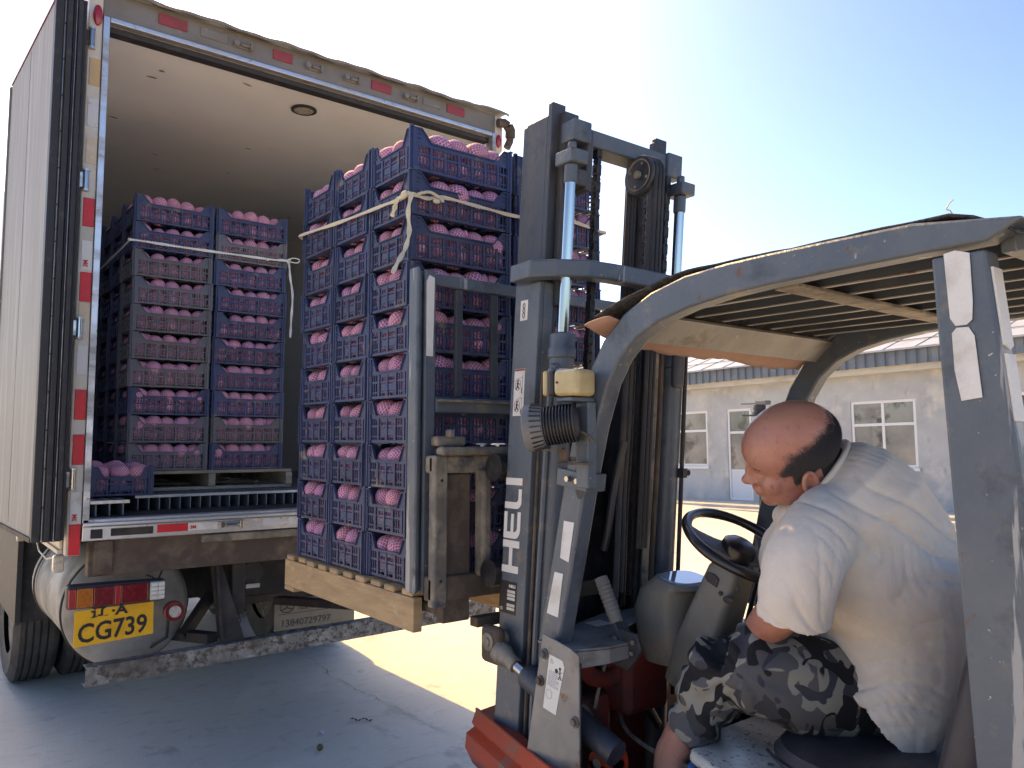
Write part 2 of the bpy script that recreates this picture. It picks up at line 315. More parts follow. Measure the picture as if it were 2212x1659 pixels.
# ------------------------------------------------------------------ ground
def top_tag(o, *a, **k): return tag(o, *a, **k)
def recenter(o):           # origin to the base centre of a one-mesh thing
    me = o.data; xs = [v.co for v in me.vertices]
    c = Vector(((min(v.x for v in xs)+max(v.x for v in xs))/2, (min(v.y for v in xs)+max(v.y for v in xs))/2, min(v.z for v in xs)))
    for v in me.vertices: v.co -= c
    o.location = c; return o
g = MB(); g.add([(-400, -400, 0), (600, -400, 0), (600, 600, 0), (-400, 600, 0)], [(0, 1, 2, 3)])
tag(g.build('ground', concrete, None, normals=False), kind='structure')
def ribbon(mb, pts, w, z=.004, jit=0):
    rows = []
    for i, p in enumerate(pts):
        d = Vector(pts[min(i+1, len(pts)-1)])-Vector(pts[max(i-1, 0)]); n = Vector((-d.y, d.x, 0)).normalized(); ww = w*random.uniform(1-jit, 1+jit)/2
        rows.append([(p[0]-n.x*ww, p[1]-n.y*ww, z), (p[0]+n.x*ww, p[1]+n.y*ww, z)])
    mb.grid(rows)
jb = MB()
for x0, y0, x1, y1 in ((8, -6, 8, 40), (13, -6, 13, 40), (4.5, 12.8, 16, 12.8), (-3, 18, 16, 18)):
    n = 60; a = Vector((x0, y0, 0)); b_ = Vector((x1, y1, 0)); nn = Vector((-(b_-a).y, (b_-a).x, 0)).normalized(); off = 0; pts = []
    for i in range(n+1):
        off = off*.8+random.uniform(-.006, .006); pts.append(a.lerp(b_, i/n)+nn*off)
    ribbon(jb, pts, .008, jit=.6)
tag(jb.build('slab_joint', joint_m, None, normals=False), kind='structure')
# worn wandering crack beside the lorry's shadow
ck = MB(); p = Vector((2.55, 6.3, 0)); pts = []
while p.y > 2.6:
    pts.append(p.copy()); p += Vector((random.uniform(-.022, .024), -.05, 0))
ribbon(ck, pts, .0045, z=.006, jit=.9); tag(ck.build('ground_crack', joint_m, None, normals=False), kind='structure')

# ------------------------------------------------------------------ low building across the yard
BX, BY = 18.5, 12.0
bl = thing('building', (BX, BY, 0), 'long single storey grey rendered building with white roof sheets across the yard', 'building')
bl.rotation_euler = (R(-1.15), 0, 0)
def blp(x, y, z): return (x+BX, y+BY, z)
TB = math.tan(R(1.15))
def bz(px, py, X=BX): q = at(px, py, X=X); return q.y-BY, q.z+(q.y-BY)*TB
WT = .24
wins = []    # (y_near, y_far, z0, z1, kind)
def rect(px0, py0, px1, py1):
    y0, z0 = bz(px1, py1); y1, z1 = bz(px0, py0); return y0, y1, z0, z1
wz0, wz1 = 1.05, 2.66
def yy(px): return at(px, 950, X=BX).y-BY
wins.append((yy(1985), yy(1843), wz0, wz1, 'w4'))
wins.append((yy(1740), yy(1634), wz0, wz1, 'w2'))
wins.append((yy(1531), yy(1425), wz0, wz1, 'w4'))
wins.append((yy(1335), yy(1275), wz0, wz1, 'w4'))
wins.append((yy(2320), yy(2183), wz0, wz1, 'w4'))
wins.append((yy(1626), yy(1574), .12, wz1, 'door'))
for px in ((2700, 2560), (1190, 1120)): wins.append((yy(px[0]), yy(px[1]), wz0, wz1, 'w4'))
Y0, Y1, ZT = -13.5, 34, 3.30
ops = sorted(wins)
wm = MB(); cur = Y0
for y0, y1, z0, z1, k in ops:
    wm.box(*[BX, BX+WT], BY+cur, BY+y0, -.5, ZT); wm.box(BX, BX+WT, BY+y0, BY+y1, -.5, z0); wm.box(BX, BX+WT, BY+y0, BY+y1, z1, ZT); cur = y1
wm.box(BX, BX+WT, BY+cur, BY+Y1, -.5, ZT); wm.box(BX+6, BX+6.2, BY+Y0, BY+Y1, -.5, ZT); wm.box(BX, BX+6, BY+Y0-.2, BY+Y0, -.5, ZT); wm.box(BX, BX+6, BY+Y1, BY+Y1+.2, -.5, ZT)
wm.build('wall', wall_m, bl)
rm = MB(); rm.box(BX+2.4, BX+2.5, BY+Y0, BY+Y1, -.5, ZT); rm.build('inner_wall', wall_m, bl)
e = MB(); e.box(BX-.35, BX+.05, BY+Y0, BY+Y1, ZT-.02, ZT+.13); e.build('eave_beam', beam_m, bl)
fs = MB(); y = Y0; FB, FT, FX = ZT+.11, ZT+.47, BX-.5
rows = []
while y < Y1:
    for dy, dx in ((0, 0), (.09, 0), (.11, .035), (.17, .035), (.19, 0)):
        rows.append([(FX+dx, BY+y+dy, FB), (FX+dx, BY+y+dy, FT)])
    y += .24
fs.grid(rows); fs.box(FX+.04, BX+.4, BY+Y0, BY+Y1, FB+.02, FT-.02); fs.build('fascia', fascia_m, bl, normals=False)
ro = MB(); SL = .34; RX = 7.0
ro.add([blp(-.62, Y0, FT-.0), blp(-.62, Y1, FT), blp(-.62+RX, Y1, FT+RX*SL), blp(-.62+RX, Y0, FT+RX*SL), blp(-.62+2*RX, Y1, FT), blp(-.62+2*RX, Y0, FT)], [(0, 1, 2, 3), (3, 2, 4, 5)])
ro.box(BX-.64, BX-.60, BY+Y0, BY+Y1, FT-.03, FT+.012)
rf = ro.build('roof', roofw, bl, normals=False)
sm = MB(); y = Y0
for i in range(int((Y1-Y0)/.75)):
    y = Y0+i*.75; sm.prism([blp(-.62, y, FT+.001), blp(-.62, y+.04, FT+.001), blp(-.62+RX, y+.04, FT+RX*SL+.001), blp(-.62+RX, y, FT+RX*SL+.001)], (0, 0, .018))
sm.build('roof_rib', roofw, rf)
for x in (.75, 2.2, 3.6, 5.2):
    sm = MB(); sm.prism([blp(-.62+x, Y0, FT+x*SL+.02), blp(-.62+x+.04, Y0, FT+(x+.04)*SL+.02), blp(-.62+x+.04, Y1, FT+(x+.04)*SL+.02), blp(-.62+x, Y1, FT+x*SL+.02)], (0, 0, .012)); sm.build('roof_seam', fascia_m, rf)
yb = yy(1815); sm = MB(); sm.prism([blp(-.62, yb, FT+.06), blp(-.62, yb+.45, FT+.06), blp(-.62+RX, yb+.45, FT+RX*SL+.06), blp(-.62+RX, yb, FT+RX*SL+.06)], (0, 0, .02)); sm.build('blue_roof_sheet', roofb, rf)
for y0, y1, z0, z1, k in wins:
    f = MB(); x0, x1 = BX+.02, BX+.10; t = .07; ym = (y0+y1)/2; zm = z0+(z1-z0)*(.64 if k != 'door' else .74)
    f.box(x0, x1, BY+y0, BY+y0+t, z0, z1); f.box(x0, x1, BY+y1-t, BY+y1, z0, z1); f.box(x0, x1, BY+y0+t, BY+y1-t, z1-t, z1); f.box(x0, x1, BY+y0+t, BY+y1-t, z0, z0+t)
    f.box(x0+.002, x1-.002, BY+y0+t, BY+y1-t, zm-.035, zm+.035)
    if k != 'door': f.box(x0+.004, x1-.004, BY+ym-.035, BY+ym+.035, z0+t, z1-t)
    w = f.build('door_frame' if k == 'door' else 'window_frame', winf, bl, bevel=.006, seg=1)
    ys = [(y0+t, ym-.035), (ym+.035, y1-t)] if k != 'door' else [(y0+t, y1-t)]
    for a, b_ in ys:
        for c, d_ in ((z0+t, zm-.035), (zm+.035, z1-t)):
            if k == 'door' and c < zm-.1:
                p_ = MB(); p_.box(x0+.02, x0+.06, BY+a, BY+b_, c, c+(d_-c)*.42); p_.build('door_panel', doorw, w)
                c = c+(d_-c)*.42+.03; p_ = MB(); p_.box(x0+.012, x0+.068, BY+a, BY+b_, c-.03, c); p_.build('door_rail', winf, w)
            p_ = MB(); p_.box(x0+.03, x0+.04, BY+a, BY+b_, c, d_); p_.build('pane', glass_m, w)
    if k != 'door':
        s_ = MB(); s_.box(BX-.05, BX+.02, BY+y0-.04, BY+y1+.04, z0-.07, z0-.003); s_.build('sill', winf, w)
# grey strip pavement at the foot of the building
pv = thing('pavement', (BX, BY, 0), None, None); tag(pv, kind='structure'); pv.rotation_euler = (R(-1.15), 0, 0)
q = MB(); q.box(BX-1.6, BX-.003, BY+Y0, BY+Y1, -.6, .10); q.build('pavement_slab', pave_m, pv, bevel=.01)
q = MB(); q.box(BX-2.0, BX-1.603, BY+Y0, BY+Y1, -.6, .03); q.build('kerb', pave_m, pv, bevel=.01)
# small machine standing by the far doorway
mc = thing('compressor', tuple(at(1645, 1000, X=BX-2.5)*1), 'small black and grey machine head sticking up behind the driver\'s head by the doorway', 'machine')
mc.location = (at(1645, 1000, X=BX-2.5).x, at(1645, 1000, X=BX-2.5).y, 0)
def mcp(px, py): v = at(px, py, X=BX-2.5); return v
c0 = mcp(1641, 893); q = MB(); q.cyl((c0.x, c0.y, 0), (c0.x, c0.y, c0.z-.05), .05); q.build('post', lampblk, mc, smooth=True)
q = MB()
for i, r_ in enumerate((.17, .14, .15, .14)): q.lathe([(r_, 0), (r_, .05)], c0+Vector((0, 0, -.02+i*.055)), (0, 0, 1), 16)
q.build('motor', lampblk, mc, smooth=True)
q = MB(); q.box(c0.x-.12, c0.x+.1, c0.y-.25, c0.y+.05, c0.z+.20, c0.z+.30); q.build('valve_head', lamp_al, mc, bevel=.02)
q = MB(); q.box(c0.x-.03, c0.x+.03, c0.y-.1, c0.y+.5, c0.z+.22, c0.z+.25); q.build('lever', lamp_al, mc)
q = MB(); q.box(c0.x-.2, c0.x+.2, c0.y-.35, c0.y+.35, c0.z-.06, c0.z-.03); q.build('plate', lampblk, mc)

# ------------------------------------------------------------------ refrigerated lorry seen from behind, its left rear door folded back
TY = 4.1
tr = thing('box_truck', (1.85, 8.5, 0), 'tall white refrigerated lorry body with its rear doors open, crates stacked inside', 'truck')
XL, XR, IL, IR, ZF, ZC, YF = .62, 3.09, .70, 3.01, 1.33, 3.70, 13.0
q = MB(); q.box(XL, IL-.002, TY+.06, YF, 1.25, 3.84); q.build('left_wall', bodywhite, tr)
q = MB(); q.box(IR, XR, TY+.06, YF, 1.25, 3.84); q.build('right_wall', bodywhite, tr)
q = MB(); q.box(XL, XR, TY+.06, YF, 3.842, 3.87); q.build('roof', bodywhite, tr)
q = MB(); q.box(IL, IR-.002, TY+.04, YF-.1, ZC, 3.84); q.build('ceiling', inner_w, tr)
q = MB(); q.box(IL-.0, IL+.012, TY+.062, YF-.1, ZF, ZC-.002); q.build('wall_liner', inner_w, tr)
q = MB(); q.box(IR-.014, IR-.002, TY+.062, YF-.1, ZF, ZC-.002); q.build('wall_liner', inner_w, tr)
q = MB(); q.box(IL+.012, IR-.014, YF-.16, YF-.1, ZF, ZC-.002); q.build('front_wall', inner_w, tr)
q = MB(); q.box(XL, XR, TY+.06, YF, ZF-.10, ZF); q.build('floor', chassis, tr)
q = MB(); q.box(IL+.02, IL+.06, TY+.3, YF-.2, 1.45, 1.62); q.build('kick_plate', alum, tr)
# rear frame
q = MB(); q.box(XL-.002, IL-.022, TY, TY+.058, 1.17, 3.86); q.box(XL+.003, IL-.026, TY+.058, TY+.1, 1.165, 1.25)
pf = q.build('rear_post', frame_m, tr, bevel=.004)
q = MB(); q.box(IL-.02, IL+.008, TY-.012, TY+.08, 1.24, 3.735); q.build('door_jamb', alum, tr, bevel=.003)
q = MB(); q.box(IR+.02, XR, TY, TY+.058, 1.17, 3.86); q.build('rear_post', frame_m, tr, bevel=.004)
q = MB(); q.box(IR-.008, IR+.018, TY-.012, TY+.08, 1.24, 3.735); q.build('door_jamb', alum, tr, bevel=.003)
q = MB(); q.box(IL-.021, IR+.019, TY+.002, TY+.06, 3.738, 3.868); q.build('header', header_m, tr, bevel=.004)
q = MB(); q.box(IL+.01, IR-.01, TY-.012, TY+.03, 3.712, 3.736); q.build('header_trim', alum, tr, bevel=.003)
q = MB(); q.box(IL+.01, IR-.01, TY+.032, TY+.09, 3.682, 3.71); q.build('header_seal', rubber, tr)
# bent rain gutter flashing
rows = []; n = 60
for i in range(n+1):
    t = i/n; x = XL+.05+(XR-XL-.03)*t; w = .004*math.sin(37*t)+.003*math.sin(90*t); lift = max(0, (t-.88)/.12)**1.5*.035-max(0, (t-.96)/.04)*.03
    dr = .014+.01*random.random()*(1 if i % 3 == 0 else .4)
    rows.append([(x, TY+.10, 3.885+w+lift), (x, TY-.02, 3.882+w+lift), (x, TY-.045, 3.872+w+lift*1.2), (x, TY-.05, 3.872-dr+w+lift*1.3)])
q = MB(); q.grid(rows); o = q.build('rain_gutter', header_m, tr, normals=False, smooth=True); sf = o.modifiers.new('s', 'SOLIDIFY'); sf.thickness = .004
# things on the header
def plate_on(name, x0, x1, z0, z1, mt, y=TY, th=.006, bev=.002): q = MB(); q.box(x0, x1, y-th, y+.001, z0, z1); return q.build(name, mt, tr, bevel=bev, seg=1)
for x0, x1 in ((.926, 1.065), (1.515, 1.625), (2.113, 2.247), (2.647, 2.782)): plate_on('header_reflector', x0, x1, 3.782, 3.838, redold)
for x0, x1, mt in ((1.13, 1.27, header_m), (2.47, 2.60, header_m)): plate_on('header_tape', x0, x1, 3.785, 3.835, mt, th=.004)
for x in (1.30, 1.70, 1.935, 2.33):
    q = MB(); q.box(x, x+.10, TY-.010, TY+.001, 3.783, 3.812); l_ = q.build('latch_keeper', header_m, tr, bevel=.004)
    q = MB(); q.cyl((x+.012, TY-.012, 3.799), (x+.012, TY-.03, 3.799), .016, 12); q.cyl((x+.035, TY-.02, 3.798), (x+.085, TY-.02, 3.798), .008, 10); q.box(x+.082, x+.094, TY-.034, TY-.01, 3.778, 3.818)
    q.build('keeper_pin', header_m, l_, smooth=True, bevel=.002)
q = MB(); q.ell((.655, TY-.004, 3.73), (.021, .014, .052), nu=20, nv=14); q.build('marker_lamp', markred, tr, smooth='all')
q = MB(); q.ell((3.055, TY-.004, 3.69), (.02, .02, .045), nu=16, nv=12); q.build('marker_lamp', markred, tr, smooth='all')
q = MB()
for a, b_, r_ in (((3.03, TY-.03, 3.80), (3.10, TY-.05, 3.79), .03), ((3.10, TY-.05, 3.79), (3.125, TY-.04, 3.72), .034), ((3.125, TY-.04, 3.72), (3.105, TY-.03, 3.65), .025)): q.tube([a, Vector(a).lerp(Vector(b_), .5)+Vector((.01, 0, .012)), b_], r_, 12)
q.build('corner_casting', ruststeel, tr, smooth=True)
q = MB(); q.lathe([(.076, 0), (.076, -.008), (.062, -.013), (.058, -.008)], (1.84, 4.44, ZC-.001), (0, 0, 1), 32, cap=False); q.build('ceiling_lamp_ring', rubber, tr, smooth=True)
q = MB(); q.lathe([(.0001, -.006), (.060, -.006), (.060, 0)], (1.84, 4.44, ZC-.001), (0, 0, 1), 32, cap=False); q.build('ceiling_lamp', clearl, tr, smooth=True)
# scuffs on the ceiling: scraped paint flakes
q = MB()
for i in range(26):
    x = random.uniform(.9, 2.9); y = random.uniform(4.3, 8.5); a = random.uniform(-.5, .5); l = random.uniform(.008, .035); w = random.uniform(.003, .009)
    d = Vector((math.cos(a), math.sin(a), 0)); nn = Vector((-d.y, d.x, 0)); c = Vector((x, y, ZC-.004))
    pts = [c-d*l, c-d*l*.3+nn*w*random.random(), c+d*l*.6+nn*w, c+d*l, c+d*l*.2-nn*w, c-d*l*.6-nn*w*.7]
    q.add(pts, [(0, 5, 4, 3, 2, 1)])
q.build('ceiling_scuffs', dustysteel, tr, normals=False)
# post reflectors and tapes
for z0, z1, mt, n in ((3.381, 3.515, amber_f, 'amber_reflector'), (3.18, 3.316, tornw, 'torn_tape'), (3.0, 3.123, beige_f, 'tape'), (2.698, 2.835, redrefl, 'red_reflector'), (2.49, 2.631, whiterefl, 'white_tape'), (2.341, 2.481, redrefl, 'red_reflector'), (2.26, 2.335, beige_f, 'tape'), (1.998, 2.138, tornw, 'torn_tape'), (1.79, 1.93, redrefl, 'red_reflector'), (1.583, 1.723, redrefl, 'red_reflector'), (1.314, 1.462, whiterefl, 'white_tape'), (1.172, 1.312, redrefl, 'red_reflector')):
    plate_on(n, XL+.008, XL+.056, z0, z1, mt, th=.004)
def small_3m(x, z, vert=False):
    if vert: return text('lettering', '3M', .026, (x, TY-.0062, z), (0, 0, 1), (-1, 0, 0), redink, tr, bold=.001)
    return text('lettering', '3M', .022, (x, TY-.0205, z), (1, 0, 0), (0, 0, 1), redink, tr, bold=.001)
small_3m(.656, 1.325, True); small_3m(.656, 2.505, True)
for z in (3.605, 2.915, 2.214, 1.517):
    q = MB(); q.cyl((XL+.012, TY-.012, z-.042), (XL+.012, TY-.012, z+.042), .013, 16); h_ = q.build('hinge', chrome, tr, smooth=True)
    q = MB(); q.cyl((XL+.012, TY-.012, z-.052), (XL+.012, TY-.012, z-.043), .016, 12); q.cyl((XL+.012, TY-.012, z+.043), (XL+.012, TY-.012, z+.052), .016, 12); q.build('hinge_cap', alum, h_, smooth=True)
    q = MB(); q.box(XL-.06, XL+.0, TY-.012, TY-.004, z-.035, z+.035); q.build('hinge_leaf', ruststeel if z > 3 else alum, h_)
# folded back left door
DF = lambda v: Vector((v.x-.055*max(0, v.y-TY)/1.1, v.y, v.z))
q = MB(DF); q.box(.475, .600, TY-.06, TY, 1.265, 3.735); q.box(.475, .600, TY, 5.26, 1.265, 3.735); dr = q.build('rear_door', doorskin, tr, bevel=.004)
for i in range(2, 3):
    q = MB(DF); q.box(.4735, .4753, TY+.03+i*.27, TY+.034+i*.27, 1.29, 3.71); q.build('door_seam', doorskin, dr)
q = MB(DF); q.box(.470, .602, TY-.06, TY, 3.737, 3.755); q.box(.470, .602, TY, 5.27, 3.737, 3.755); q.build('door_top_seal', markdk, dr)
q = MB(DF); q.box(.468, .59, TY-.05, TY, 1.245, 1.264); q.box(.468, .59, TY, 5.265, 1.245, 1.264); q.build('door_bottom_rail', ruststeel, dr)
q = MB(DF); q.box(.466, .5, 5.262, 5.29, 1.26, 3.73); q.build('door_edge', header_m, dr)
def gasket(xa, xb, ya, yb, mt=rubber, n='door_gasket', zt=3.745):
    q = MB(); q.box(xa, xb, ya, yb, 1.25, zt); return q.build(n, mt, dr, bevel=.004)
gasket(.471, .506, TY-.085, TY-.061, zt=3.77); gasket(.508, .516, TY-.075, TY-.061, alum, 'door_trim')
gasket(.518, .540, TY-.10, TY-.061, zt=3.76); gasket(.543, .553, TY-.085, TY-.061); gasket(.555, .560, TY-.078, TY-.061, alum, 'door_trim'); gasket(.562, .582, TY-.098, TY-.061, zt=3.75); gasket(.584, .600, TY-.07, TY-.061)
q = MB(); q.box(.4735, .4755, TY-.06, TY+.0, 1.26, 3.73); q.build('door_gasket_side', rubber, dr)
for i in range(14):
    z = 1.4+i*.17; q = MB(); q.cyl((.512, TY-.0755, z), (.512, TY-.079, z), .0035, 8); q.build('rivet', chassis, dr)
# side rail under the door with marker lamps
q = MB(); q.box(XL-.012, XL+.0, TY+.1, YF, 1.19, 1.255); q.build('side_rail', frame_m, tr, bevel=.003)
q = MB(); q.box(XL-.02, XL+.0, TY+.1, YF, 1.17, 1.188); q.build('side_rail_flange', frame_m, tr)
for y in (4.19, 5.6, 7.2):
    q = MB(); q.box(XL-.035, XL+.01, y, y+.05, 1.085, 1.165); q.build('side_marker', clearl, tr, bevel=.01)
for y in (4.75, 5.05, 5.9):
    q = MB(); q.box(XL-.03, XL-.012, y, y+.02, 1.18, 1.25); q.build('rail_clip', alum, tr)
q = MB(); q.tube([(XL-.02, 4.95, 1.185), (XL-.03, 4.7, 1.13), (XL-.03, 4.45, 1.12), (XL-.02, 4.25, 1.15)], .004, 6); q.build('lamp_wire', frame_m, tr, smooth=True)
# sill
q = MB(); q.box(IL-.02, IR+.02, TY-.012, TY+.06, 1.31, 1.332); q.box(IL-.02, IR+.02, TY-.03, TY-.006, 1.30, 1.318); q.build('sill_edge', alum, tr, bevel=.004)
q = MB(); q.box(IL-.02, IR+.02, TY-.014, TY+.058, 1.232, 1.298); q.build('sill', alum, tr, bevel=.004)
def on_sill(n, x0, x1, z0, z1, mt, th=.004): q = MB(); q.box(x0, x1, TY-.014-th, TY-.013, z0, z1); return q.build(n, mt, tr, bevel=.001, seg=1)
on_sill('red_tape', 1.003, 1.145, 1.252, 1.29, redrefl); on_sill('white_tape', 1.147, 1.29, 1.252, 1.29, whiterefl); small_3m(1.155, 1.262)
on_sill('bracket', .80, .985, 1.25, 1.285, chassis); on_sill('bracket', .715, .765, 1.243, 1.285, chassis); on_sill('tape', 1.52, 1.62, 1.252, 1.292, tornw); on_sill('tape', 1.66, 1.76, 1.252, 1.292, whiterefl); on_sill('red_tape', 1.9, 2.04, 1.252, 1.29, redrefl); on_sill('white_tape', 2.045, 2.18, 1.252, 1.29, whiterefl)
for x in (.84, .955): q = MB(); q.cyl((x, TY-.02, 1.268), (x, TY-.0185, 1.268), .008, 12); q.build('bolt_hole', greasy, tr)
q = MB(); q.box(1.297, 1.42, TY-.022, TY-.013, 1.258, 1.288); l_ = q.build('latch_keeper', alum, tr, bevel=.004)
q = MB(); q.cyl((1.31, TY-.024, 1.273), (1.31, TY-.04, 1.273), .014, 12); q.cyl((1.325, TY-.032, 1.273), (1.405, TY-.032, 1.273), .007, 10); q.box(1.395, 1.41, TY-.045, TY-.02, 1.253, 1.293); q.build('keeper_pin', chrome, l_, smooth=True, bevel=.002)
# T profile floor bars
def tbar(x, w, y0, y1, zt, zb=ZF+.002):
    q = MB(); q.box(x, x+w, y0, y1, zt-.01, zt); q.box(x+w*.42, x+w*.58, y0+.001, y1, zb, zt-.0101); return q.build('floor_profile', floor_al, tr)
x = .98; first = None
while x < 2.96:
    if first is None: first = tbar(x, .034, 4.46, YF-.3, 1.41); fx = x
    else: share(first, 'floor_profile', (x-fx, 0, 0), tr)
    x += .0525
q = MB(); q.box(.98, 2.97, 4.452, 4.459, 1.396, 1.41); q.build('floor_profile_edge', alum, tr)
for x in (.74, .80, .86): tbar(x, .042, 4.24, YF-.3, 1.405)
q = MB(); q.box(.735, .908, 4.232, 4.2395, 1.39, 1.405); q.build('floor_profile_edge', alum, tr)
# chassis, under ride bar, tank, lamps
q = MB(); q.box(.72, 3.0, TY+.04, TY+.12, 1.06, 1.231); q.box(.74, .82, TY+.02, TY+.05, 1.07, 1.225); q.build('cross_beam', ruststeel, tr, bevel=.004)
q = MB(); q.box(1.22, 2.3, TY+.0, TY+.03, 1.185, 1.225); q.build('tread_bar', dustysteel, tr, bevel=.008)
def ub(px, py): return at(px, py, Y=TY)
L_, R_ = ub(187, 1484), ub(1000, 1336); sl = (R_.z-L_.z)/(R_.x-L_.x)
xe = 3.05; q = MB()
za = L_.z; zb_ = L_.z+sl*(xe-.72)
q.prism([(.72, TY-.01, za), (xe, TY-.01, zb_), (xe, TY-.01, zb_+.088), (.72, TY-.01, za+.088)], (0, .004, 0)); q.prism([(.72, TY-.006, za+.084), (xe, TY-.006, zb_+.084), (xe, TY-.006, zb_+.088), (.72, TY-.006, za+.088)], (0, .07, 0))
q.prism([(.72, TY-.006, za), (xe, TY-.006, zb_), (xe, TY-.006, zb_+.004), (.72, TY-.006, za+.004)], (0, .07, 0)); q.build('underride_bar', bar_m, tr, bevel=.0015, seg=1)
for x in (1.33, 2.5):
    q = MB(); q.prism([(x, TY+.06, za+.12), (x, TY+.0, za+.12), (x, TY+.11, 1.06), (x, TY+.22, 1.06)], (.012, 0, 0)); q.prism([(x, TY+.02, za+.09), (x+.13, TY+.02, za+.09), (x+.03, TY+.13, 1.06), (x, TY+.13, 1.06)], (0, .01, 0)); q.build('bar_bracket', chassis, tr)
    q = MB(); q.bar((x-.02, TY+.07, za+.12), (x-.45, TY+1.1, za+.06), .07, .05); q.build('bar_brace', chassis, tr, bevel=.004)
q = MB(); q.bar((1.2, TY+.22, .68), (1.38, TY+.35, .86), .04, .06); q.build('bar_brace', chassis, tr, bevel=.004)
for x in (1.42, 2.22):
    q = MB(); q.box(x, x+.07, TY+.13, YF, .78, 1.05); q.build('chassis_rail', chassis, tr, bevel=.006)
q = MB(); q.box(1.49, 2.215, TY+.5, TY+.52, .80, 1.05); q.build('rear_cross_member', chassis, tr)
q = MB(); q.lathe([(.062, 0), (.062, -.004), (.05, -.004)], (1.66, TY+.498, .93), (0, 1, 0), 24, cap=False); q.lathe([(.0001, 0), (.055, 0)], (1.66, TY+.497, .93), (0, 1, 0), 24, cap=False); q.build('frame_hole', greasy, tr)
q = MB(); q.box(1.62, 1.70, TY+.485, TY+.498, .845, .868); q.build('frame_label', tornw, tr)
for i in range(9):
    q = MB(); a = R(90*(i % 2)); c = Vector((1.545, 4.47, .80-i*.026)); q.tube([c+Vector((math.cos(t)*.008*math.cos(a), math.cos(t)*.008*math.sin(a), math.sin(t)*.018)) for t in [k*math.pi/5 for k in range(10)]], .0035, 6, closed=True); q.build('chain_link', ruststeel, tr, smooth=True)
for y in (5.0, 6.0, 7.6): q = MB(); q.box(.75, 2.95, y, y+.08, 1.06, 1.22); q.build('floor_bearer', chassis, tr)
q = MB(); q.lathe([(.05, -.03), (.255, -.012), (.285, .012), (.292, .03), (.292, .06), (.285, .065), (.292, .07), (.292, .1), (.285, .105), (.285, 1.05), (.292, 1.055), (.292, 1.11), (.26, 1.14)], (.95, 4.36, .86), (0, 1, 0), 56); tk = q.build('air_tank', tank_m, tr, smooth=True, angle=50)
for y in (4.40, 5.35): q = MB(); q.lathe([(.293, 0), (.300, .002), (.300, .022), (.293, .024)], (.95, y, .86), (0, 1, 0), 56, cap=False); q.build('tank_band', chassis, tk, smooth=True)
q = MB(); q.box(.86, .94, 4.3, 5.2, 1.1, 1.2); q.build('tank_hanger', chassis, tr)
# tail lamp cluster in front of the tank, number plate under it
tl = [(.635, .662, markred), (.663, .722, amberl), (.723, .80, markdk), (.8005, .822, markred), (.8225, .925, markdk), (.932, .990, clearl)]
SX = (1.05-.637)/(.99-.635)
sx = lambda x: .637+(x-.635)*SX
q = MB(); q.prism([(.632, TY-.0, .925), (1.056, TY, .922), (1.056, TY, 1.024), (.632, TY, 1.034)], (0, .07, 0)); lm = q.build('tail_lamp', lampblk, tr, bevel=.012)
for a, b_, mt in tl: q = MB(); q.box(sx(a), sx(b_)-.001, TY-.014, TY-.0005, .932, 1.019); q.build('lens', mt, lm, bevel=.004)
q = MB(); q.box(sx(.925), sx(.932), TY-.01, TY-.0005, .935, 1.017); q.build('lens_trim', chrome, lm)
q = MB()
for i in range(4):
    for j in range(2): q.box(sx(.936)+j*.032, sx(.936)+.028+j*.032, TY-.017, TY-.0142, .938+i*.02, .953+i*.02)
q.build('led_grid', whiterefl, lm, bevel=.002)
q = MB(); pts = [(.668, TY+.012, .752), (1.008, TY+.012, .77), (1.006, TY+.012, .921), (.668, TY+.012, .915)]; q.prism(pts, (0, .003, 0)); pl = q.build('number_plate', yplate, tr)
sp = (.77-.752)/.34
text('lettering', 'CG739', .118, (.682, TY+.0105, .770), (1, 0, sp), (0, 0, 1), blackink, pl, sx=.86, bold=.0022)
text('lettering', '辽', .06, (.735, TY+.0105, .878), (1, 0, sp), (0, 0, 1), blackink, pl, sx=1.2, bold=.002)
text('lettering', '·A', .058, (.82, TY+.0105, .88), (1, 0, sp), (0, 0, 1), blackink, pl, sx=1.3, bold=.002)
q = MB(); q.cyl((1.107, TY+.02, .86), (1.107, TY+.06, .86), .048, 28); rl = q.build('round_lamp', markdk, tr, smooth=True, bevel=.004)
q = MB(); q.cyl((1.107, TY+.012, .86), (1.107, TY+.019, .86), .028, 24); q.build('lens', clearl, rl, smooth=True)
q = MB(); q.tube([(1.06, TY+.1, 1.05), (1.03, TY+.06, 1.0), (1.0, TY+.08, .97), (1.01, TY+.05, 1.03), (.985, TY+.08, 1.04)], .005, 6); q.build('lamp_cable', chassis, tr, smooth=True)
q = MB(); q.tube([(1.1, TY+.1, .82), (1.12, TY+.2, .7), (1.0, TY+.3, .6), (.9, TY+.35, .62)], .008, 6); q.build('lamp_cable', chassis, tr, smooth=True)
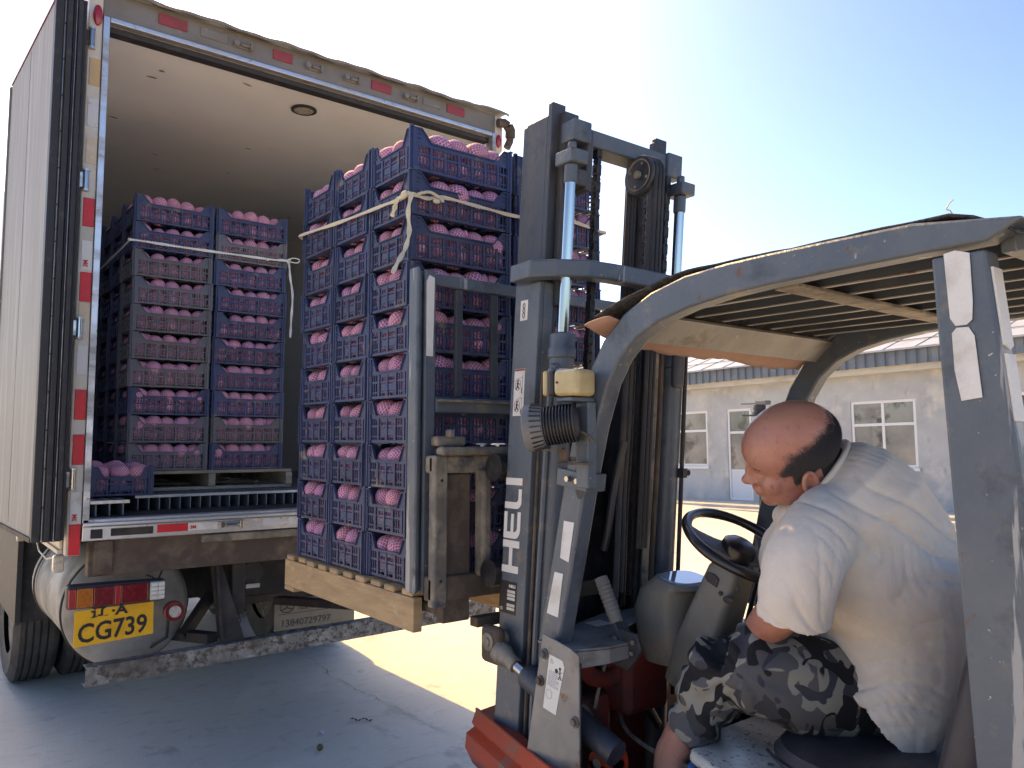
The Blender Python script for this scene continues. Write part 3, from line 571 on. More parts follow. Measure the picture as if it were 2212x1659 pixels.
# wheels
def tyre_prof(w, r):
    pr_ = [(r-.2, -w/2), (r-.06, -w/2-.012), (r-.015, -w/2+.012)]
    n = 5; gw = .012; x0 = -w/2+.022; step = (w-.044)/n
    for i in range(n):
        a = x0+i*step; pr_ += [(r, a+.001), (r, a+step-gw), (r-.014, a+step-gw+.002), (r-.014, a+step-.001)]
    return pr_[:-2]+[(r-.015, w/2-.012), (r-.06, w/2+.012), (r-.2, w/2)]
for y in (6.67, 8.0):
    for x in (.795, 1.10, 2.61, 2.915):
        q = MB(); q.lathe(tyre_prof(.255, .5), (x, y, .5), (1, 0, 0), 64, cap=False); wh = q.build('wheel', tyre_m, tr, smooth=True, angle=30)
        q = MB(); q.lathe([(.30, -.10), (.29, -.06), (.12, -.02), (.12, .02), (.29, .06), (.30, .1)], (x, y, .5), (1, 0, 0), 32); q.build('rim', dustysteel, wh, smooth=True)
    q = MB(); q.cyl((.8, y, .5), (2.9, y, .5), .07); q.build('axle', chassis, tr, smooth=True)
q = MB(); q.box(.66, 1.26, 6.02, 6.03, .52, 1.2); q.build('mud_flap', rubber, tr)
q = MB(); q.box(.63, .66, 5.95, 7.4, .52, 1.17); q.build('side_guard', rubber, tr)
fa, fb, fc, fd = at(594, 1290, Y=5.5), at(727, 1290, Y=5.5), at(600, 1357, Y=5.5), at(722, 1350, Y=5.5)
fz1 = .565; fz0 = .35
q = MB(); q.box(fa.x, fa.x+.62, 5.5, 5.512, fz0, fz1); mf = q.build('mud_flap', flap_m, tr, bevel=.003)
q = MB(); q.box(fa.x-.4, fa.x+.62, 5.515, 5.56, fz1, fz1+.05); q.build('flap_hanger', chassis, tr)
q = MB(); q.box(fa.x-.0, fa.x+.62, 5.52, 5.53, fz1, 1.06); q.build('flap_back', rubber, tr)
text('lettering', '13840729797', .068, (fa.x+.045, 5.4985, .375), (1, 0, 0), (0, 0, 1), inkfade, mf, sx=1.02)
text('lettering', '宏发车', .075, (fa.x+.17, 5.4985, .487), (1, 0, 0), (0, 0, 1), inkfade, mf, sx=1.1)
q = MB(); q.box(fa.x+.03, fa.x+.6, 5.4985, 5.4995, .462, .466); q.build('printed_line', inkfade, mf)
q = MB(); c = Vector((fa.x+.09, 5.498, .508)); q.tube([c+Vector((math.cos(t)*.05, 0, math.sin(t)*.034)) for t in [k*math.pi/12 for k in range(24)]], .003, 4, closed=True)
for t in (90, 210, 330): q.bar(c, c+Vector((math.cos(R(t))*.046, 0, math.sin(R(t))*.03)), .002, .008)
q.build('printed_emblem', inkfade, mf)
q = MB(); q.box(1.15, 2.9, 6.9, 7.0, .45, .75); q.build('axle_beam', chassis, tr, bevel=.02)
# ------------------------------------------------------------------ slatted fruit crates
CL, CW, CH = .424, .287, .1505          # long side X, short side Y, stacking height
def crate_mesh():
    q = MB(); t = .004
    hl, hw = CL/2, CW/2
    def side(P, half, ns, cell, dip, holes):
        # P(u, d, z): u along the side, d outwards from -t..; half length; ns sections
        def bx_(u0, u1, d0, d1, z0, z1):
            vs = [P(u, d, z) for z in (z0, z1) for d in (d0, d1) for u in (u0, u1)]
            q.add(vs, [(0, 2, 3, 1), (4, 5, 7, 6), (0, 1, 5, 4), (2, 6, 7, 3), (0, 4, 6, 2), (1, 3, 7, 5)])
        bx_(-half, half, -.003, 0, .003, .012)
        bx_(-half+.014, half-.014, -.003, 0, .022, .027)
        bx_(-half+.014, half-.014, -.003, .001, .056, .063)
        a, b_, zlo, zs = dip
        # top band with trapezoid dip: solid strip between z .094 and outline
        us = [-half, -half+a, -half+b_, half-b_, half-a, half]; zt = [CH-.004, CH-.004, zlo, zlo, CH-.004, CH-.004]
        q.strip([P(u, 0, z) for u, z in zip(us, zt)], [P(u, 0, zs) for u in us], P(0, -.003, 0)-P(0, 0, 0))
        # rolled rim following the outline
        q.strip([P(u, .006, z) for u, z in zip(us, zt)], [P(u, .006, z-.004) for u, z in zip(us, zt)], P(0, -.0055, 0)-P(0, 0, 0))
        # ribs on the flared corners
        for s in (-1, 1):
            for k in range(2):
                u0, u1 = s*(half-.012), s*(half-a*.9+(.0 if k else .0)); bx_(min(u0, u1), max(u0, u1), .0005, .004, zlo+.008+k*.014, zlo+.011+k*.014)
        for s in (-1, 1):     # corner posts
            u0 = s*half; u1 = s*(half-.016); bx_(min(u0, u1), max(u0, u1), -.003, .005, .0, CH-.004)
            u2 = s*(half-.007); bx_(min(u0, u2), max(u0, u2), .005, .009, .0, CH-.006)
        L = 2*(half-.016); n = int(L/cell)
        for i in range(n+1):
            u = -L/2+L*i/n; thick = .0040 if i % (max(1, n//ns)) else .009; dd = .004 if thick > .006 else 0
            if holes and abs(u) < holes[0] and not dd:
                bx_(u-.002, u+.002, -.003, 0, .012, .022) if i % 2 else None
                continue
            bx_(u-thick/2, u+thick/2, -.003, dd, .012, zs)
        if holes:       # solid low panel, hand hole with rounded corners above it
            hx = holes[0]; bx_(-hx, hx, -.003, .001, .029, .052)
            bx_(-.0025, .0025, -.003, .0, .058, zs); bx_(-hx, -hx+.006, -.003, .002, .058, zs); bx_(hx-.006, hx, -.003, .002, .058, zs)
            bx_(-hx+.006, hx-.006, -.003, .002, zs-.01, zs)
    side(lambda u, d, z: Vector((u, -(hw-.004+d), z)), hl-.009, 6, .0138, (.035, .072, .104, .087), None)
    side(lambda u, d, z: Vector((-u, (hw-.004+d), z)), hl-.009, 6, .0138, (.035, .072, .104, .087), None)
    side(lambda u, d, z: Vector((-(hl-.009+d), -u, z)), hw-.005, 4, .0138, (.03, .058, .096, .085), (.052,))
    side(lambda u, d, z: Vector((hl-.009+d, u, z)), hw-.005, 4, .0138, (.03, .058, .096, .085), (.052,))
    for i in range(7): u = -hl+.03+i*(CL-.06)/6; q.box(u-.012, u+.012, -hw+.006, hw-.006, .004, .007)
    for i in range(5): u = -hw+.03+i*(CW-.06)/4; q.box(-hl+.012, hl-.012, u-.008, u+.008, .0072, .009)
    for sx_ in (-1, 1):
        for sy in (-1, 1): q.box(*sorted((sx_*(hl-.013), sx_*(hl-.001))), *sorted((sy*(hw-.012), sy*(hw-.0))), CH-.0035, CH+.003)
    return q
cm = crate_mesh().build('plastic_crate', crate_n, None); crate_me = cm.data; bpy.data.objects.remove(cm)
crate_me.materials.clear(); crate_me.materials.append(crate_n)
crates = []
def crate(x, y, z, mt, label, group, sc=1., rz=0):
    o = bpy.data.objects.new('plastic_crate', crate_me); o.location = (x, y, z); o.rotation_euler = (0, 0, rz); o.scale = (sc, sc, sc)
    COL.objects.link(o); o.material_slots[0].link = 'OBJECT'; o.material_slots[0].material = mt
    tag(o, label, 'crate', group); crates.append(o); return o
ORD = ['top', 'second', 'third', 'fourth', 'fifth', 'sixth', 'seventh', 'eighth', 'ninth', 'bottom']
fr = []      # fruit candidates: (priority, position, scale, label)
def fill(o, front, left, allup, label, far):
    sc = o.scale[0]; rz = o.rotation_euler[2]; cs, sn = math.cos(rz), math.sin(rz)
    nx, ny = 5, 3
    for lay in (0, 1):
        for i in range(nx):
            for j in range(ny):
                if not ((front and j == 0) or (left and i == 0) or (lay == 1 and allup)):
                    if not (lay == 0 and (j == 0 and front or i == 0 and left)): continue
                x = (-CL/2+.060+i*(CL-.120)/(nx-1)+random.uniform(-.002, .002)); y = (-CW/2+.052+j*(CW-.104)/(ny-1)+random.uniform(-.002, .002))
                z = .048 if lay == 0 else .105+random.uniform(-.007, .005)+(.022 if allup else 0)*(1-abs(i-2)/3)
                p_ = o.location+Vector((x*cs-y*sn, x*sn+y*cs, z))*sc
                seen = lay == 1 and ((front and j == 0) or (left and i == 0) or allup)
                pri = (0 if seen else 10)+far+(0 if (front and j == 0 or left and i == 0) else .5)
                fr.append((pri, p_, sc*random.uniform(.88, 1.08), label, i, j))
# --- the load on the fork lift
LX, LY, LZ = 1.287, 2.204, 1.238
colx = ['left', 'right']; rowy = ['nearest to the mast', 'middle', 'farthest from the mast']
for k in range(10):
    jx, jy = random.uniform(-.004, .004), random.uniform(-.004, .004)
    for j in range(3):
        for i in range(2):
            nm = ORD[9-k]
            if i == 0 and j == 0: lb = f'near corner stack of the raised load, {nm} layer'
            elif i == 0: lb = f'{[0, "middle", "farthest"][j]} stack on left side of raised load, {nm} layer'
            elif j == 0: lb = f'right front stack behind the mast, {nm} layer'
            else: lb = f'hidden {[0, "middle", "farthest"][j]} right stack of raised load, {nm} layer'
            x = LX+CL/2+i*(CL+.014)+jx+random.uniform(-.005, .005); y = LY+CW/2+j*(CW+.006)+jy+random.uniform(-.002, .002)
            z = LZ+k*CH+.0
            o = crate(x, y, z, crate_n, 'navy crate of netted fruit, '+lb, 'navy crates stacked on the raised pallet', rz=random.uniform(-.014, .014))
            fill(o, j == 0, i == 0, k == 9, lb, .0 if (i == 0) else (1.2 if j == 0 else 6))
# --- the stack inside the lorry
KX, KY, KZ, KS = .985, 4.74, 1.525, 1.04
hue = [[crate_g, crate_g, crate_n, crate_b, crate_b, crate_b, crate_g, crate_b, crate_n, crate_n], [crate_n, crate_b, crate_n, crate_n, crate_n, crate_n, crate_n, crate_n, crate_g, crate_n]]
for k in range(10):
    jx = random.uniform(-.005, .005)
    for i in range(2):
        for j in range(4 if i == 0 else 1):
            mt = hue[i][k] if j == 0 else crate_n
            cn = {crate_n: 'navy', crate_g: 'faded grey blue', crate_b: 'dusty grey'}[mt]
            if j == 0: lb = f'{colx[i]} front column inside the lorry, {ORD[9-k]} crate'
            else: lb = f'{["", "second", "third", "fourth"][j]} left column back inside the lorry, {ORD[9-k]} layer'
            o = crate(KX+KS*(CL/2)+i*KS*(CL+.012)+jx, KY+KS*CW/2+j*KS*(CW+.006), KZ+k*CH*KS, mt, f'{cn} crate of netted fruit, '+lb, 'crates stacked inside the lorry', sc=KS, rz=random.uniform(-.02, .02))
            fill(o, j == 0, i == 0, k == 9 and j < 2, lb, 2 if j == 0 else 7+j)
o = crate(.905, 4.62, 1.412, crate_n, 'single navy crate of pink netted fruit on the lorry floor beside the left rear post', None, sc=1.03, rz=R(90))
fill(o, True, True, True, 'single crate beside the left rear post', 0)
# --- netted fruits
NR = .0425
def fruit_mesh(seed, nu=26, nv=15, net=True):
    rnd = random.Random(seed); vs = []; fs = []; uvs = []
    a1, a2 = rnd.uniform(0, 6), rnd.uniform(0, 6)
    def rad(t, a):
        r = NR*(1+.05*math.sin(2*a+a1)*math.sin(t)+.04*math.cos(3*t+a2))
        if net: r *= 1+.028*math.sin(15*a)*math.sin(11*t)*math.sin(t)
        r *= 1+.05*max(0, abs(math.cos(t))-.86)/.14      # sleeve ends stick out a little
        return r
    for j in range(nv+1):
        t = .12+(math.pi-.24)*j/nv
        for k in range(nu+1):
            a = 2*math.pi*k/nu; r = rad(t, a)
            px_, pr_r = r*math.cos(t)*1.04, r*math.sin(t)
            if net and seed % 2 and t < .62:        # open foam sleeve end with a serrated lip
                px_ = NR*(.80+(.62-t)*.62*(1+.22*math.sin(13*a))); pr_r = NR*(.56+.10*math.sin(2*a+a1)+.10*(.62-t)+.03*math.sin(13*a))
            vs.append((px_, pr_r*math.cos(a), pr_r*math.sin(a))); uvs.append((k/nu*.5*2, t/math.pi))
    for j in range(nv):
        for k in range(nu): fs.append((j*(nu+1)+k, j*(nu+1)+k+1, (j+1)*(nu+1)+k+1, (j+1)*(nu+1)+k))
    n0 = len(vs)
    for e_, j in ((1, 0), (-1, nv)):
        c = len(vs); vs.append((e_*NR*(.78 if (e_ > 0 and net and seed % 2) else 1.06), 0, 0)); uvs.append((.5, 0 if e_ > 0 else 1))
        for k in range(nu): fs.append((c, j*(nu+1)+k+1, j*(nu+1)+k) if e_ > 0 else (c, j*(nu+1)+k, j*(nu+1)+k+1))
    return vs, fs, uvs
def mk_mesh(name, vs, fs, uvs):
    me = bpy.data.meshes.new(name); me.from_pydata(vs, [], fs); uv = me.uv_layers.new(name='UVMap')
    for l in me.loops: uv.data[l.index].uv = uvs[l.vertex_index]
    me.materials.append(net_m); me.polygons.foreach_set('use_smooth', [True]*len(me.polygons)); return me
fms = [mk_mesh('netted_fruit', *fruit_mesh(i)) for i in range(4)]
fr.sort(key=lambda a: a[0])
def rnd_rot(): return Euler((random.uniform(0, 6.28), random.uniform(-.35, .35), random.choice((0, R(90)))+random.uniform(-.6, .6)))
OI = ['leftmost', 'second', 'middle', 'fourth', 'rightmost']; OJ = ['front', 'middle', 'back']
for n_, (pri, p_, sc, lb, fi, fj) in enumerate(fr[:298]):
    o = bpy.data.objects.new('netted_fruit', fms[n_ % 4]); o.location = p_; o.rotation_euler = rnd_rot(); o.scale = (sc*1.07, sc*random.uniform(1.0, 1.12), sc*random.uniform(1.0, 1.1)); COL.objects.link(o)
    tag(o, f'{OI[fi]} netted fruit in {OJ[fj]} row, {lb}', 'fruit', 'pink foam netted fruit in the crates')
bv, bf, bu = fruit_mesh(9, 14, 8, False); V = []; Fc = []; U = []
for pri, p_, sc, lb, fi, fj in fr[298:]:
    if pri >= 16 and False: continue
    mrot = rnd_rot().to_matrix(); o_ = len(V)
    for v in bv: V.append(p_+mrot@(Vector(v)*sc))
    Fc += [tuple(i+o_ for i in f) for f in bf]; U += bu
me = mk_mesh('netted_fruit_fill', V, Fc, U); o = bpy.data.objects.new('netted_fruit_fill', me); COL.objects.link(o)
tag(o, 'remaining pink foam netted fruit packed deep inside all the slatted crates', 'fruit', kind='stuff')

# ------------------------------------------------------------------ pallets
def pallet(x0, x1, y0, y1, z0, label, mt, slats_along='x', th=.11, nslat=7):
    p_ = thing('wooden_pallet', ((x0+x1)/2, (y0+y1)/2, z0), label, 'pallet', None); sh = .018
    n = nslat
    for i in range(n):           # top slats run along X, spaced in Y
        w = .085; c = y0+w/2+(y1-y0-w)*i/(n-1); q = MB(); dx = random.uniform(-.006, .01)
        q.box(x0+dx, x1, c-w/2, c+w/2, z0+th-sh, z0+th+random.uniform(-.001, .001)); q.build('slat', mt, p_, bevel=.003, seg=1)
    for i in range(3):           # stringers along Y
        c = x0+.02+(x1-x0-.04)*i/2; q = MB(); q.box(c-.02+(.0), c+.02, y0-.012, y1+.012, z0+sh+.001, z0+th-sh-.001); q.build('stringer', mt, p_, bevel=.002, seg=1)
    for i in range(3):
        c = y0+.05+(y1-y0-.1)*i/2; q = MB(); q.box(x0, x1, c-.05, c+.05, z0, z0+sh); q.build('bottom_slat', mt, p_, bevel=.003, seg=1)
    return p_
# load pallet: deep side beam towards the camera
PX0, PX1, PY0, PY1, PZ = LX-.012, LX+.87, 2.135, 3.16, 1.128
pl_ = thing('wooden_pallet', ((PX0+PX1)/2, (PY0+PY1)/2, PZ), 'pale wooden pallet carrying the raised load on the forks', 'pallet')
for c in (PX0+.016, (PX0+PX1)/2, PX1-.016):
    q = MB(); q.box(c-.016, c+.016, PY0, PY1, PZ-.018, PZ+.086); q.build('stringer', wood_m, pl_, bevel=.002, seg=1)
for i in range(10):
    c = PY0+.05+i*(PY1-PY0-.1)/9; q = MB(); e_ = random.uniform(0, .012); q.box(PX0-.006+e_, PX1, c-.032, c+.032, PZ+.087, PZ+.107); q.build('slat', wood_m, pl_, bevel=.004, seg=1)
q = MB(); q.box(PX0, PX1, PY1-.09, PY1, PZ-.036, PZ-.019); q.build('bottom_slat', wood_m, pl_, bevel=.002, seg=1)
pallet(KX-.02, KX+.95, KY-.01, KY+1.24, 1.412, 'old grey brown wooden pallet on the lorry floor under the inner crate stack', wood_g, th=.112)

# ------------------------------------------------------------------ ropes
def smooth_path(pts, n=8):
    P_ = [Vector(p) for p in pts]; out = []
    for i in range(len(P_)-1):
        a, b_, c, d = P_[max(i-1, 0)], P_[i], P_[i+1], P_[min(i+2, len(P_)-1)]
        for k in range(n):
            t = k/n; out.append(.5*((2*b_)+(c-a)*t+(2*a-5*b_+4*c-d)*t*t+(3*b_-a-3*c+d)*t**3))
    return out+[P_[-1]]
def flat_rope(q, pts, w=.011, th=.004, face=Vector((-.6, -.8, 0))):
    P_ = smooth_path(pts); rs = []
    for i, p in enumerate(P_):
        d = (P_[min(i+1, len(P_)-1)]-P_[max(i-1, 0)]).normalized(); s_ = d.cross(face).normalized(); f_ = s_.cross(d); ww = w*(1+.25*math.sin(i*.9))
        tw = .3*math.sin(i*.5); s2 = s_*math.cos(tw)+f_*math.sin(tw); f2 = f_*math.cos(tw)-s_*math.sin(tw)
        rs.append([p+s2*ww/2+f2*th/2, p-s2*ww/2+f2*th/2, p-s2*ww/2-f2*th/2, p+s2*ww/2-f2*th/2])
    q.rings(rs)
lx, ly = LX-.012, LY-.014
C1 = at(880, 418, Y=ly)
C1 = Vector((lx, ly, C1.z))
q = MB()
A = at(657, 506, X=lx-.004); B = at(1127, 469, Y=ly); zr = at(1296, 500, Y=ly).z
flat_rope(q, [(lx+.02, LY+.90, A.z), (lx-.006, LY+.87, A.z), A, at(740, 478, X=lx-.004), at(830, 443, X=lx-.004), C1+Vector((-.004, .05, -.005)), C1+Vector((-.008, .0, 0)), C1+Vector((.0, -.008, 0)), C1+Vector((.06, -.006, -.004)), at(960, 427, Y=ly-.004), at(1040, 448, Y=ly-.002), B, (LX+.6, ly, zr+.02), (LX+.85, ly, zr), (LX+.872, ly+.004, zr), (LX+.876, ly+.03, zr), (LX+.876, ly+.3, zr)])
rp = q.build('tie_rope', rope_m, None, smooth=True); tag(rp, 'cream tape rope knotted at the corner round the raised crate load', 'rope')
recenter(rp)
q = MB(); flat_rope(q, [C1+Vector((.0, -.012, .002)), at(882, 455, Y=ly-.012), at(884, 500, Y=ly-.015), at(876, 535, Y=ly-.02), at(860, 565, Y=ly-.035), at(848, 590, Y=ly-.045)], .013)
t1 = q.build('rope_tail', rope_m, None, smooth=True)
q = MB(); flat_rope(q, [C1+Vector((-.01, .02, 0)), at(860, 430, X=lx-.01), at(853, 448, X=lx-.014), at(847, 468, X=lx-.014)], .013); t2 = q.build('rope_tail', rope_m, None, smooth=True)
q = MB(); q.ell(C1+Vector((.095, -.012, -.008)), (.014, .01, .009)); q.ell(C1+Vector((-.012, .012, .0)), (.012, .016, .012)); q.tube(smooth_path([C1+Vector((.02, -.014, .0)), C1+Vector((.06, -.02, .014)), C1+Vector((.10, -.016, .006)), C1+Vector((.12, -.014, -.006))]), .005, 8)
t3 = q.build('knot', rope_m, None, smooth=True)
for t_ in (t1, t2, t3): t_.parent = rp; t_.matrix_parent_inverse = Matrix.Translation(-rp.location)
fx_, fy = KX-.014, KY-.014
q = MB()
K1 = at(286, 519, Y=fy); K2 = at(630, 562, Y=fy)
flat_rope(q, [(fx_-.004, KY+1.2, at(286, 519, Y=fy).z-.03), (fx_-.005, KY+.6, K1.z-.015), (fx_-.006, fy+.05, K1.z), (fx_, fy-.004, K1.z+.002), at(380, 532, Y=fy), at(500, 549, Y=fy), at(600, 562, Y=fy-.004), at(628, 562, Y=fy-.006)], .012)
rp2 = q.build('tie_rope', ropew, None, smooth=True); tag(rp2, 'white tape rope round the crate stack inside the lorry, loose end hanging at right', 'rope'); recenter(rp2)
q = MB(); flat_rope(q, [at(600, 562, Y=fy-.004), at(622, 566, Y=fy-.01), at(627, 600, Y=fy-.01), at(632, 640, Y=fy-.015), at(629, 690, Y=fy-.02), at(627, 729, Y=fy-.02)], .012)
q.tube(smooth_path([at(618, 563, Y=fy-.01), at(632, 558, Y=fy-.02), at(646, 561, Y=fy-.02), at(642, 568, Y=fy-.02), at(622, 565, Y=fy-.015)]), .0035, 6)
q.ell(at(577, 561, Y=fy-.006), (.012, .008, .008)); t1 = q.build('rope_tail', ropew, None, smooth=True); t1.parent = rp2; t1.matrix_parent_inverse = Matrix.Translation(-rp2.location)

# ------------------------------------------------------------------ small litter on the slab
c = at(691, 1614, Z=.018); q = MB(); q.ell(c, (.019, .016, .018), nu=14, nv=9); tag(recenter(q.build('fallen_fruit', nut_m, None, smooth='all')), 'small dry brown fruit lying on the shaded concrete', 'fruit')
c = at(692, 1588, Z=.0); q = MB(); q.add([c+Vector(v) for v in ((-.02, -.01, .003), (.012, -.016, .004), (.026, .006, .012), (.004, .018, .022), (-.016, .01, .006))], [(0, 1, 2, 3, 4)]); q.add([c+Vector(v) for v in ((-.03, -.016, .003), (-.012, -.022, .004), (-.006, -.004, .014), (-.024, .0, .008))], [(0, 1, 2, 3)])
o = q.build('foil_scrap', scrap_m, None, normals=False); sf = o.modifiers.new('s', 'SOLIDIFY'); sf.thickness = .0015; tag(recenter(o), 'tiny white foil scrap on the concrete beside the dry fruit', 'litter')
c = at(780, 1556, Z=.004); q = MB(); pts = [c+Vector((math.cos(R(-38))*t, math.sin(R(-38))*t, .006+.006*math.sin(t*90))) for t in [(-.07+i*.014) for i in range(11)]]
flat_rope(q, pts, .014, .002, face=Vector((0, 0, 1))); tag(recenter(q.build('dry_leaf', leaf_m, None, smooth=True)), 'thin curled dark dry leaf strip lying on the shaded concrete', 'litter')
LB = ['tiny dark crumb on the slab below the middle of the underride bar', 'tiny dark crumb on the slab nearest the left wheels', 'tiny dark crumb on the slab nearest the camera, right of the dry fruit', 'tiny dark crumb on the slab between underride bar and dry leaf', 'tiny dark crumb on the slab just left of the red fender', 'tiny dark crumb between the dry leaf and the red fender']
for px, py in ((498, 1535), (185, 1600), (760, 1648), (640, 1490), (1000, 1600), (880, 1625)):
    c = at(px, py, Z=.002); q = MB(); s_ = random.uniform(.006, .013); q.add([c+Vector((random.uniform(-1, 1)*s_, random.uniform(-1, 1)*s_*.6, random.uniform(0, 1)*.006)) for _ in range(4)], [(0, 1, 2), (0, 2, 3), (0, 3, 1), (1, 3, 2)])
    tag(recenter(q.build('grit', leaf_m, None)), LB.pop(0), 'litter', 'crumbs of dirt on the concrete')
# ------------------------------------------------------------------ fork lift
fl = thing('forklift', (1.85, 1.0, 0), 'worn slate blue and red fork lift truck raising the crate load, driver at the wheel', 'forklift')
def T(v): return Vector((v.x, v.y-.0755*(v.z-1.634), v.z))
def mb(): return MB(T)
ML, MR = 1.45, 2.0
# outer mast rails
q = mb()
YA, YB = 1.777, 1.893
q.box(ML, ML+.018, YA, YB, .32, 2.166); q.box(ML+.018, ML+.055, YA, YA+.018, .32, 2.166); q.box(ML+.018, ML+.055, YB-.018, YB, .32, 2.166)
q.build('outer_mast_rail', paintblue, fl, bevel=.004)
q = mb(); q.box(MR-.018, MR, YA, YB, .32, 2.166); q.box(MR-.055, MR-.018, YA, YA+.018, .32, 2.166); q.box(MR-.055, MR-.018, YB-.018, YB, .32, 2.166); q.build('outer_mast_rail', paintblue, fl, bevel=.004)
# inner mast rails
for s, x in ((1, ML+.024), (-1, MR-.024)):
    q = mb(); a, b_ = sorted((x, x+s*.012)); q.box(a, b_, YA+.03, YB+.015, .8, 2.665)
    a, b_ = sorted((x, x+s*.052)); q.box(a, b_, YA+.012, YA+.032, .8, 2.70); q.box(a, b_, YB+.01, YB+.03, .8, 2.66)
    q.build('inner_mast_rail', mastdark, fl, bevel=.003)
    q = mb(); a, b_ = sorted((x+s*.03, x+s*.085)); q.box(a, b_, YA-.012, YA+.012, 2.10, 2.672); q.build('mast_strip', mastdark, fl, bevel=.003)
# top cross beam of the inner mast
q = mb(); q.box(ML+.055, MR-.02, YA-.03, YA+.05, 2.585, 2.635); q.box(ML+.05, ML+.12, YA-.06, YA-.0, 2.575, 2.637); q.box(MR-.07, MR-.0, YA-.04, YA+.0, 2.56, 2.64)
q.build('mast_top_beam', paintblue, fl, bevel=.005)
for x in (ML+.045, MR-.03):
    q = mb(); q.box(x-.03, x+.035, YA-.095, YA-.02, 2.495, 2.535); q.cyl((x-.005, YA-.065, 2.535), (x-.005, YA-.065, 2.56), .014, 8); q.cyl((x-.005, YA-.065, 2.44), (x-.005, YA-.065, 2.495), .02, 16); q.build('rod_bracket', paintblue, fl, bevel=.005, smooth=True)
    q = mb(); q.cyl((x-.005, YA-.065, 2.0), (x-.005, YA-.065, 2.455), .0165, 24); q.build('lift_rod', chrome, fl, smooth=True)
    q = mb(); q.lathe([(.036, .35), (.036, 1.935), (.041, 1.94), (.041, 1.965), (.037, 1.97), (.037, 2.005), (.03, 2.01)], (x-.005, YA-.065, 0), (0, 0, 1), 28); cy = q.build('lift_cylinder', paintblue, fl, smooth=True)
    if x < 1.7:
        q = mb(); q.lathe([(.0372, 1.86), (.0372, 1.905)], (x-.005, YA-.065, 0), (0, 0, 1), 28, cap=False); q.build('cylinder_label', whiterefl, cy, smooth=True)
        q = mb(); q.lathe([(.0375, 1.893), (.0375, 1.903)], (x-.005, YA-.065, 0), (0, 0, 1), 28, cap=False); q.lathe([(.0375, 1.861), (.0375, 1.869)], (x-.005, YA-.065, 0), (0, 0, 1), 28, cap=False); q.build('label_print', blueink, cy, smooth=True)
        q = mb(); q.tube(smooth_path([(x-.02, YA-.085, 1.90), (x-.04, YA-.08, 1.91), (x-.046, YA-.07, 1.84), (x-.046, YA-.06, 1.2), (x-.04, YA-.055, .8)]), .009, 8); q.build('steel_pipe', paintblue, fl, smooth=True)
        q = mb(); q.tube([(x-.035, YA-.02, 1.9), (x-.035, YA-.02, .8)], .005, 6); q.build('steel_pipe', ruststeel, fl, smooth=True)
q = mb(); q.box(ML+.08, ML+.13, YA-.05, YA+.02, 2.45, 2.50); q.box(ML+.115, ML+.14, YA-.05, YA+.03, 2.44, 2.62); q.build('chain_anchor', mastdark, fl, bevel=.006)
# mid cross beam of the outer mast, bowed towards the driver
pts_o = [(ML-.045, YA+.09), (ML-.05, YA-.01), (ML-.0, YA-.07), (ML+.08, YA-.12), (ML+.17, YA-.13), (MR-.17, YA-.13), (MR-.08, YA-.12), (MR+.0, YA-.07), (MR+.05, YA-.01), (MR+.045, YA+.09)]
pts_i = [(ML+.0, YA+.09), (ML+.0, YA+.03), (ML+.03, YA-.02), (ML+.10, YA-.06), (ML+.18, YA-.075), (MR-.18, YA-.075), (MR-.10, YA-.06), (MR-.03, YA-.02), (MR, YA+.03), (MR, YA+.09)]
q = mb(); q.strip([(x, y, 2.168) for x, y in pts_o], [(x, y, 2.168) for x, y in pts_i], (0, 0, .05)); q.build('mast_mid_beam', paintblue, fl, bevel=.006)
for z in (1.25, .75): q = mb(); q.box(ML+.056, MR-.056, YB-.03, YB-.005, z-.05, z); q.build('mast_cross_bar', ruststeel, fl, bevel=.004)
def chain(x, y, z0, z1, n, mt=greasy):
    q = mb(); h = (z1-z0)/n
    for i in range(n):
        c = z0+h*(i+.5); w = .020 if i % 2 else .014
        q.box(x-w/2, x+w/2, y-.010, y+.010, c-h*.62, c+h*.62); q.cyl((x-.013, y, c), (x+.013, y, c), .006, 6)
    q.build('lift_chain', mt, fl)
chain(ML+.193, YA-.01, 1.45, 2.59, 44); chain(MR-.085, YA+.03, 1.2, 2.5, 46, mastdark); chain(MR-.08, YA-.045, 1.3, 2.55, 46)
# hose pulley
pc = Vector((MR-.215, YA-.06, 2.525))
q = mb(); q.lathe([(.02, -.012), (.058, -.012), (.062, -.008), (.062, -.004), (.05, 0), (.062, .004), (.062, .012), (.05, .014), (.02, .014)], pc, (1, 0, 0), 40); pu = q.build('hose_pulley', mastdark, fl, smooth=True, angle=30)
q = mb()
for a in range(4): an = R(20+a*90); q.cyl(pc+Vector((-.0135, math.cos(an)*.036, math.sin(an)*.036)), pc+Vector((-.012, math.cos(an)*.036, math.sin(an)*.036)), .005, 8)
q.lathe([(.048, 0), (.05, -.003), (.046, -.003), (.044, 0)], pc+Vector((-.012, 0, 0)), (1, 0, 0), 32, cap=False)
q.cyl(pc+Vector((-.022, 0, 0)), pc+Vector((.0, 0, 0)), .012, 14); q.build('pulley_spoke', dustysteel, pu)
for k, (dx, r_) in enumerate(((.006, .0075), (.022, .0075), (.036, .0065))):
    q = mb(); R0 = .056+k*.001; pp = [pc+Vector((dx, -math.cos(t)*R0, math.sin(t)*R0)) for t in [i*math.pi/8 for i in range(9)]]
    pp = [pc+Vector((dx, -R0-.002*0, -1.15))]+[pc+Vector((dx, -R0, -.6)), pc+Vector((dx, -R0, -.1))]+pp+[pc+Vector((dx+.0, R0, -.5))]
    q.tube(pp, r_, 8); q.build('hose', rubber, fl, smooth=True)
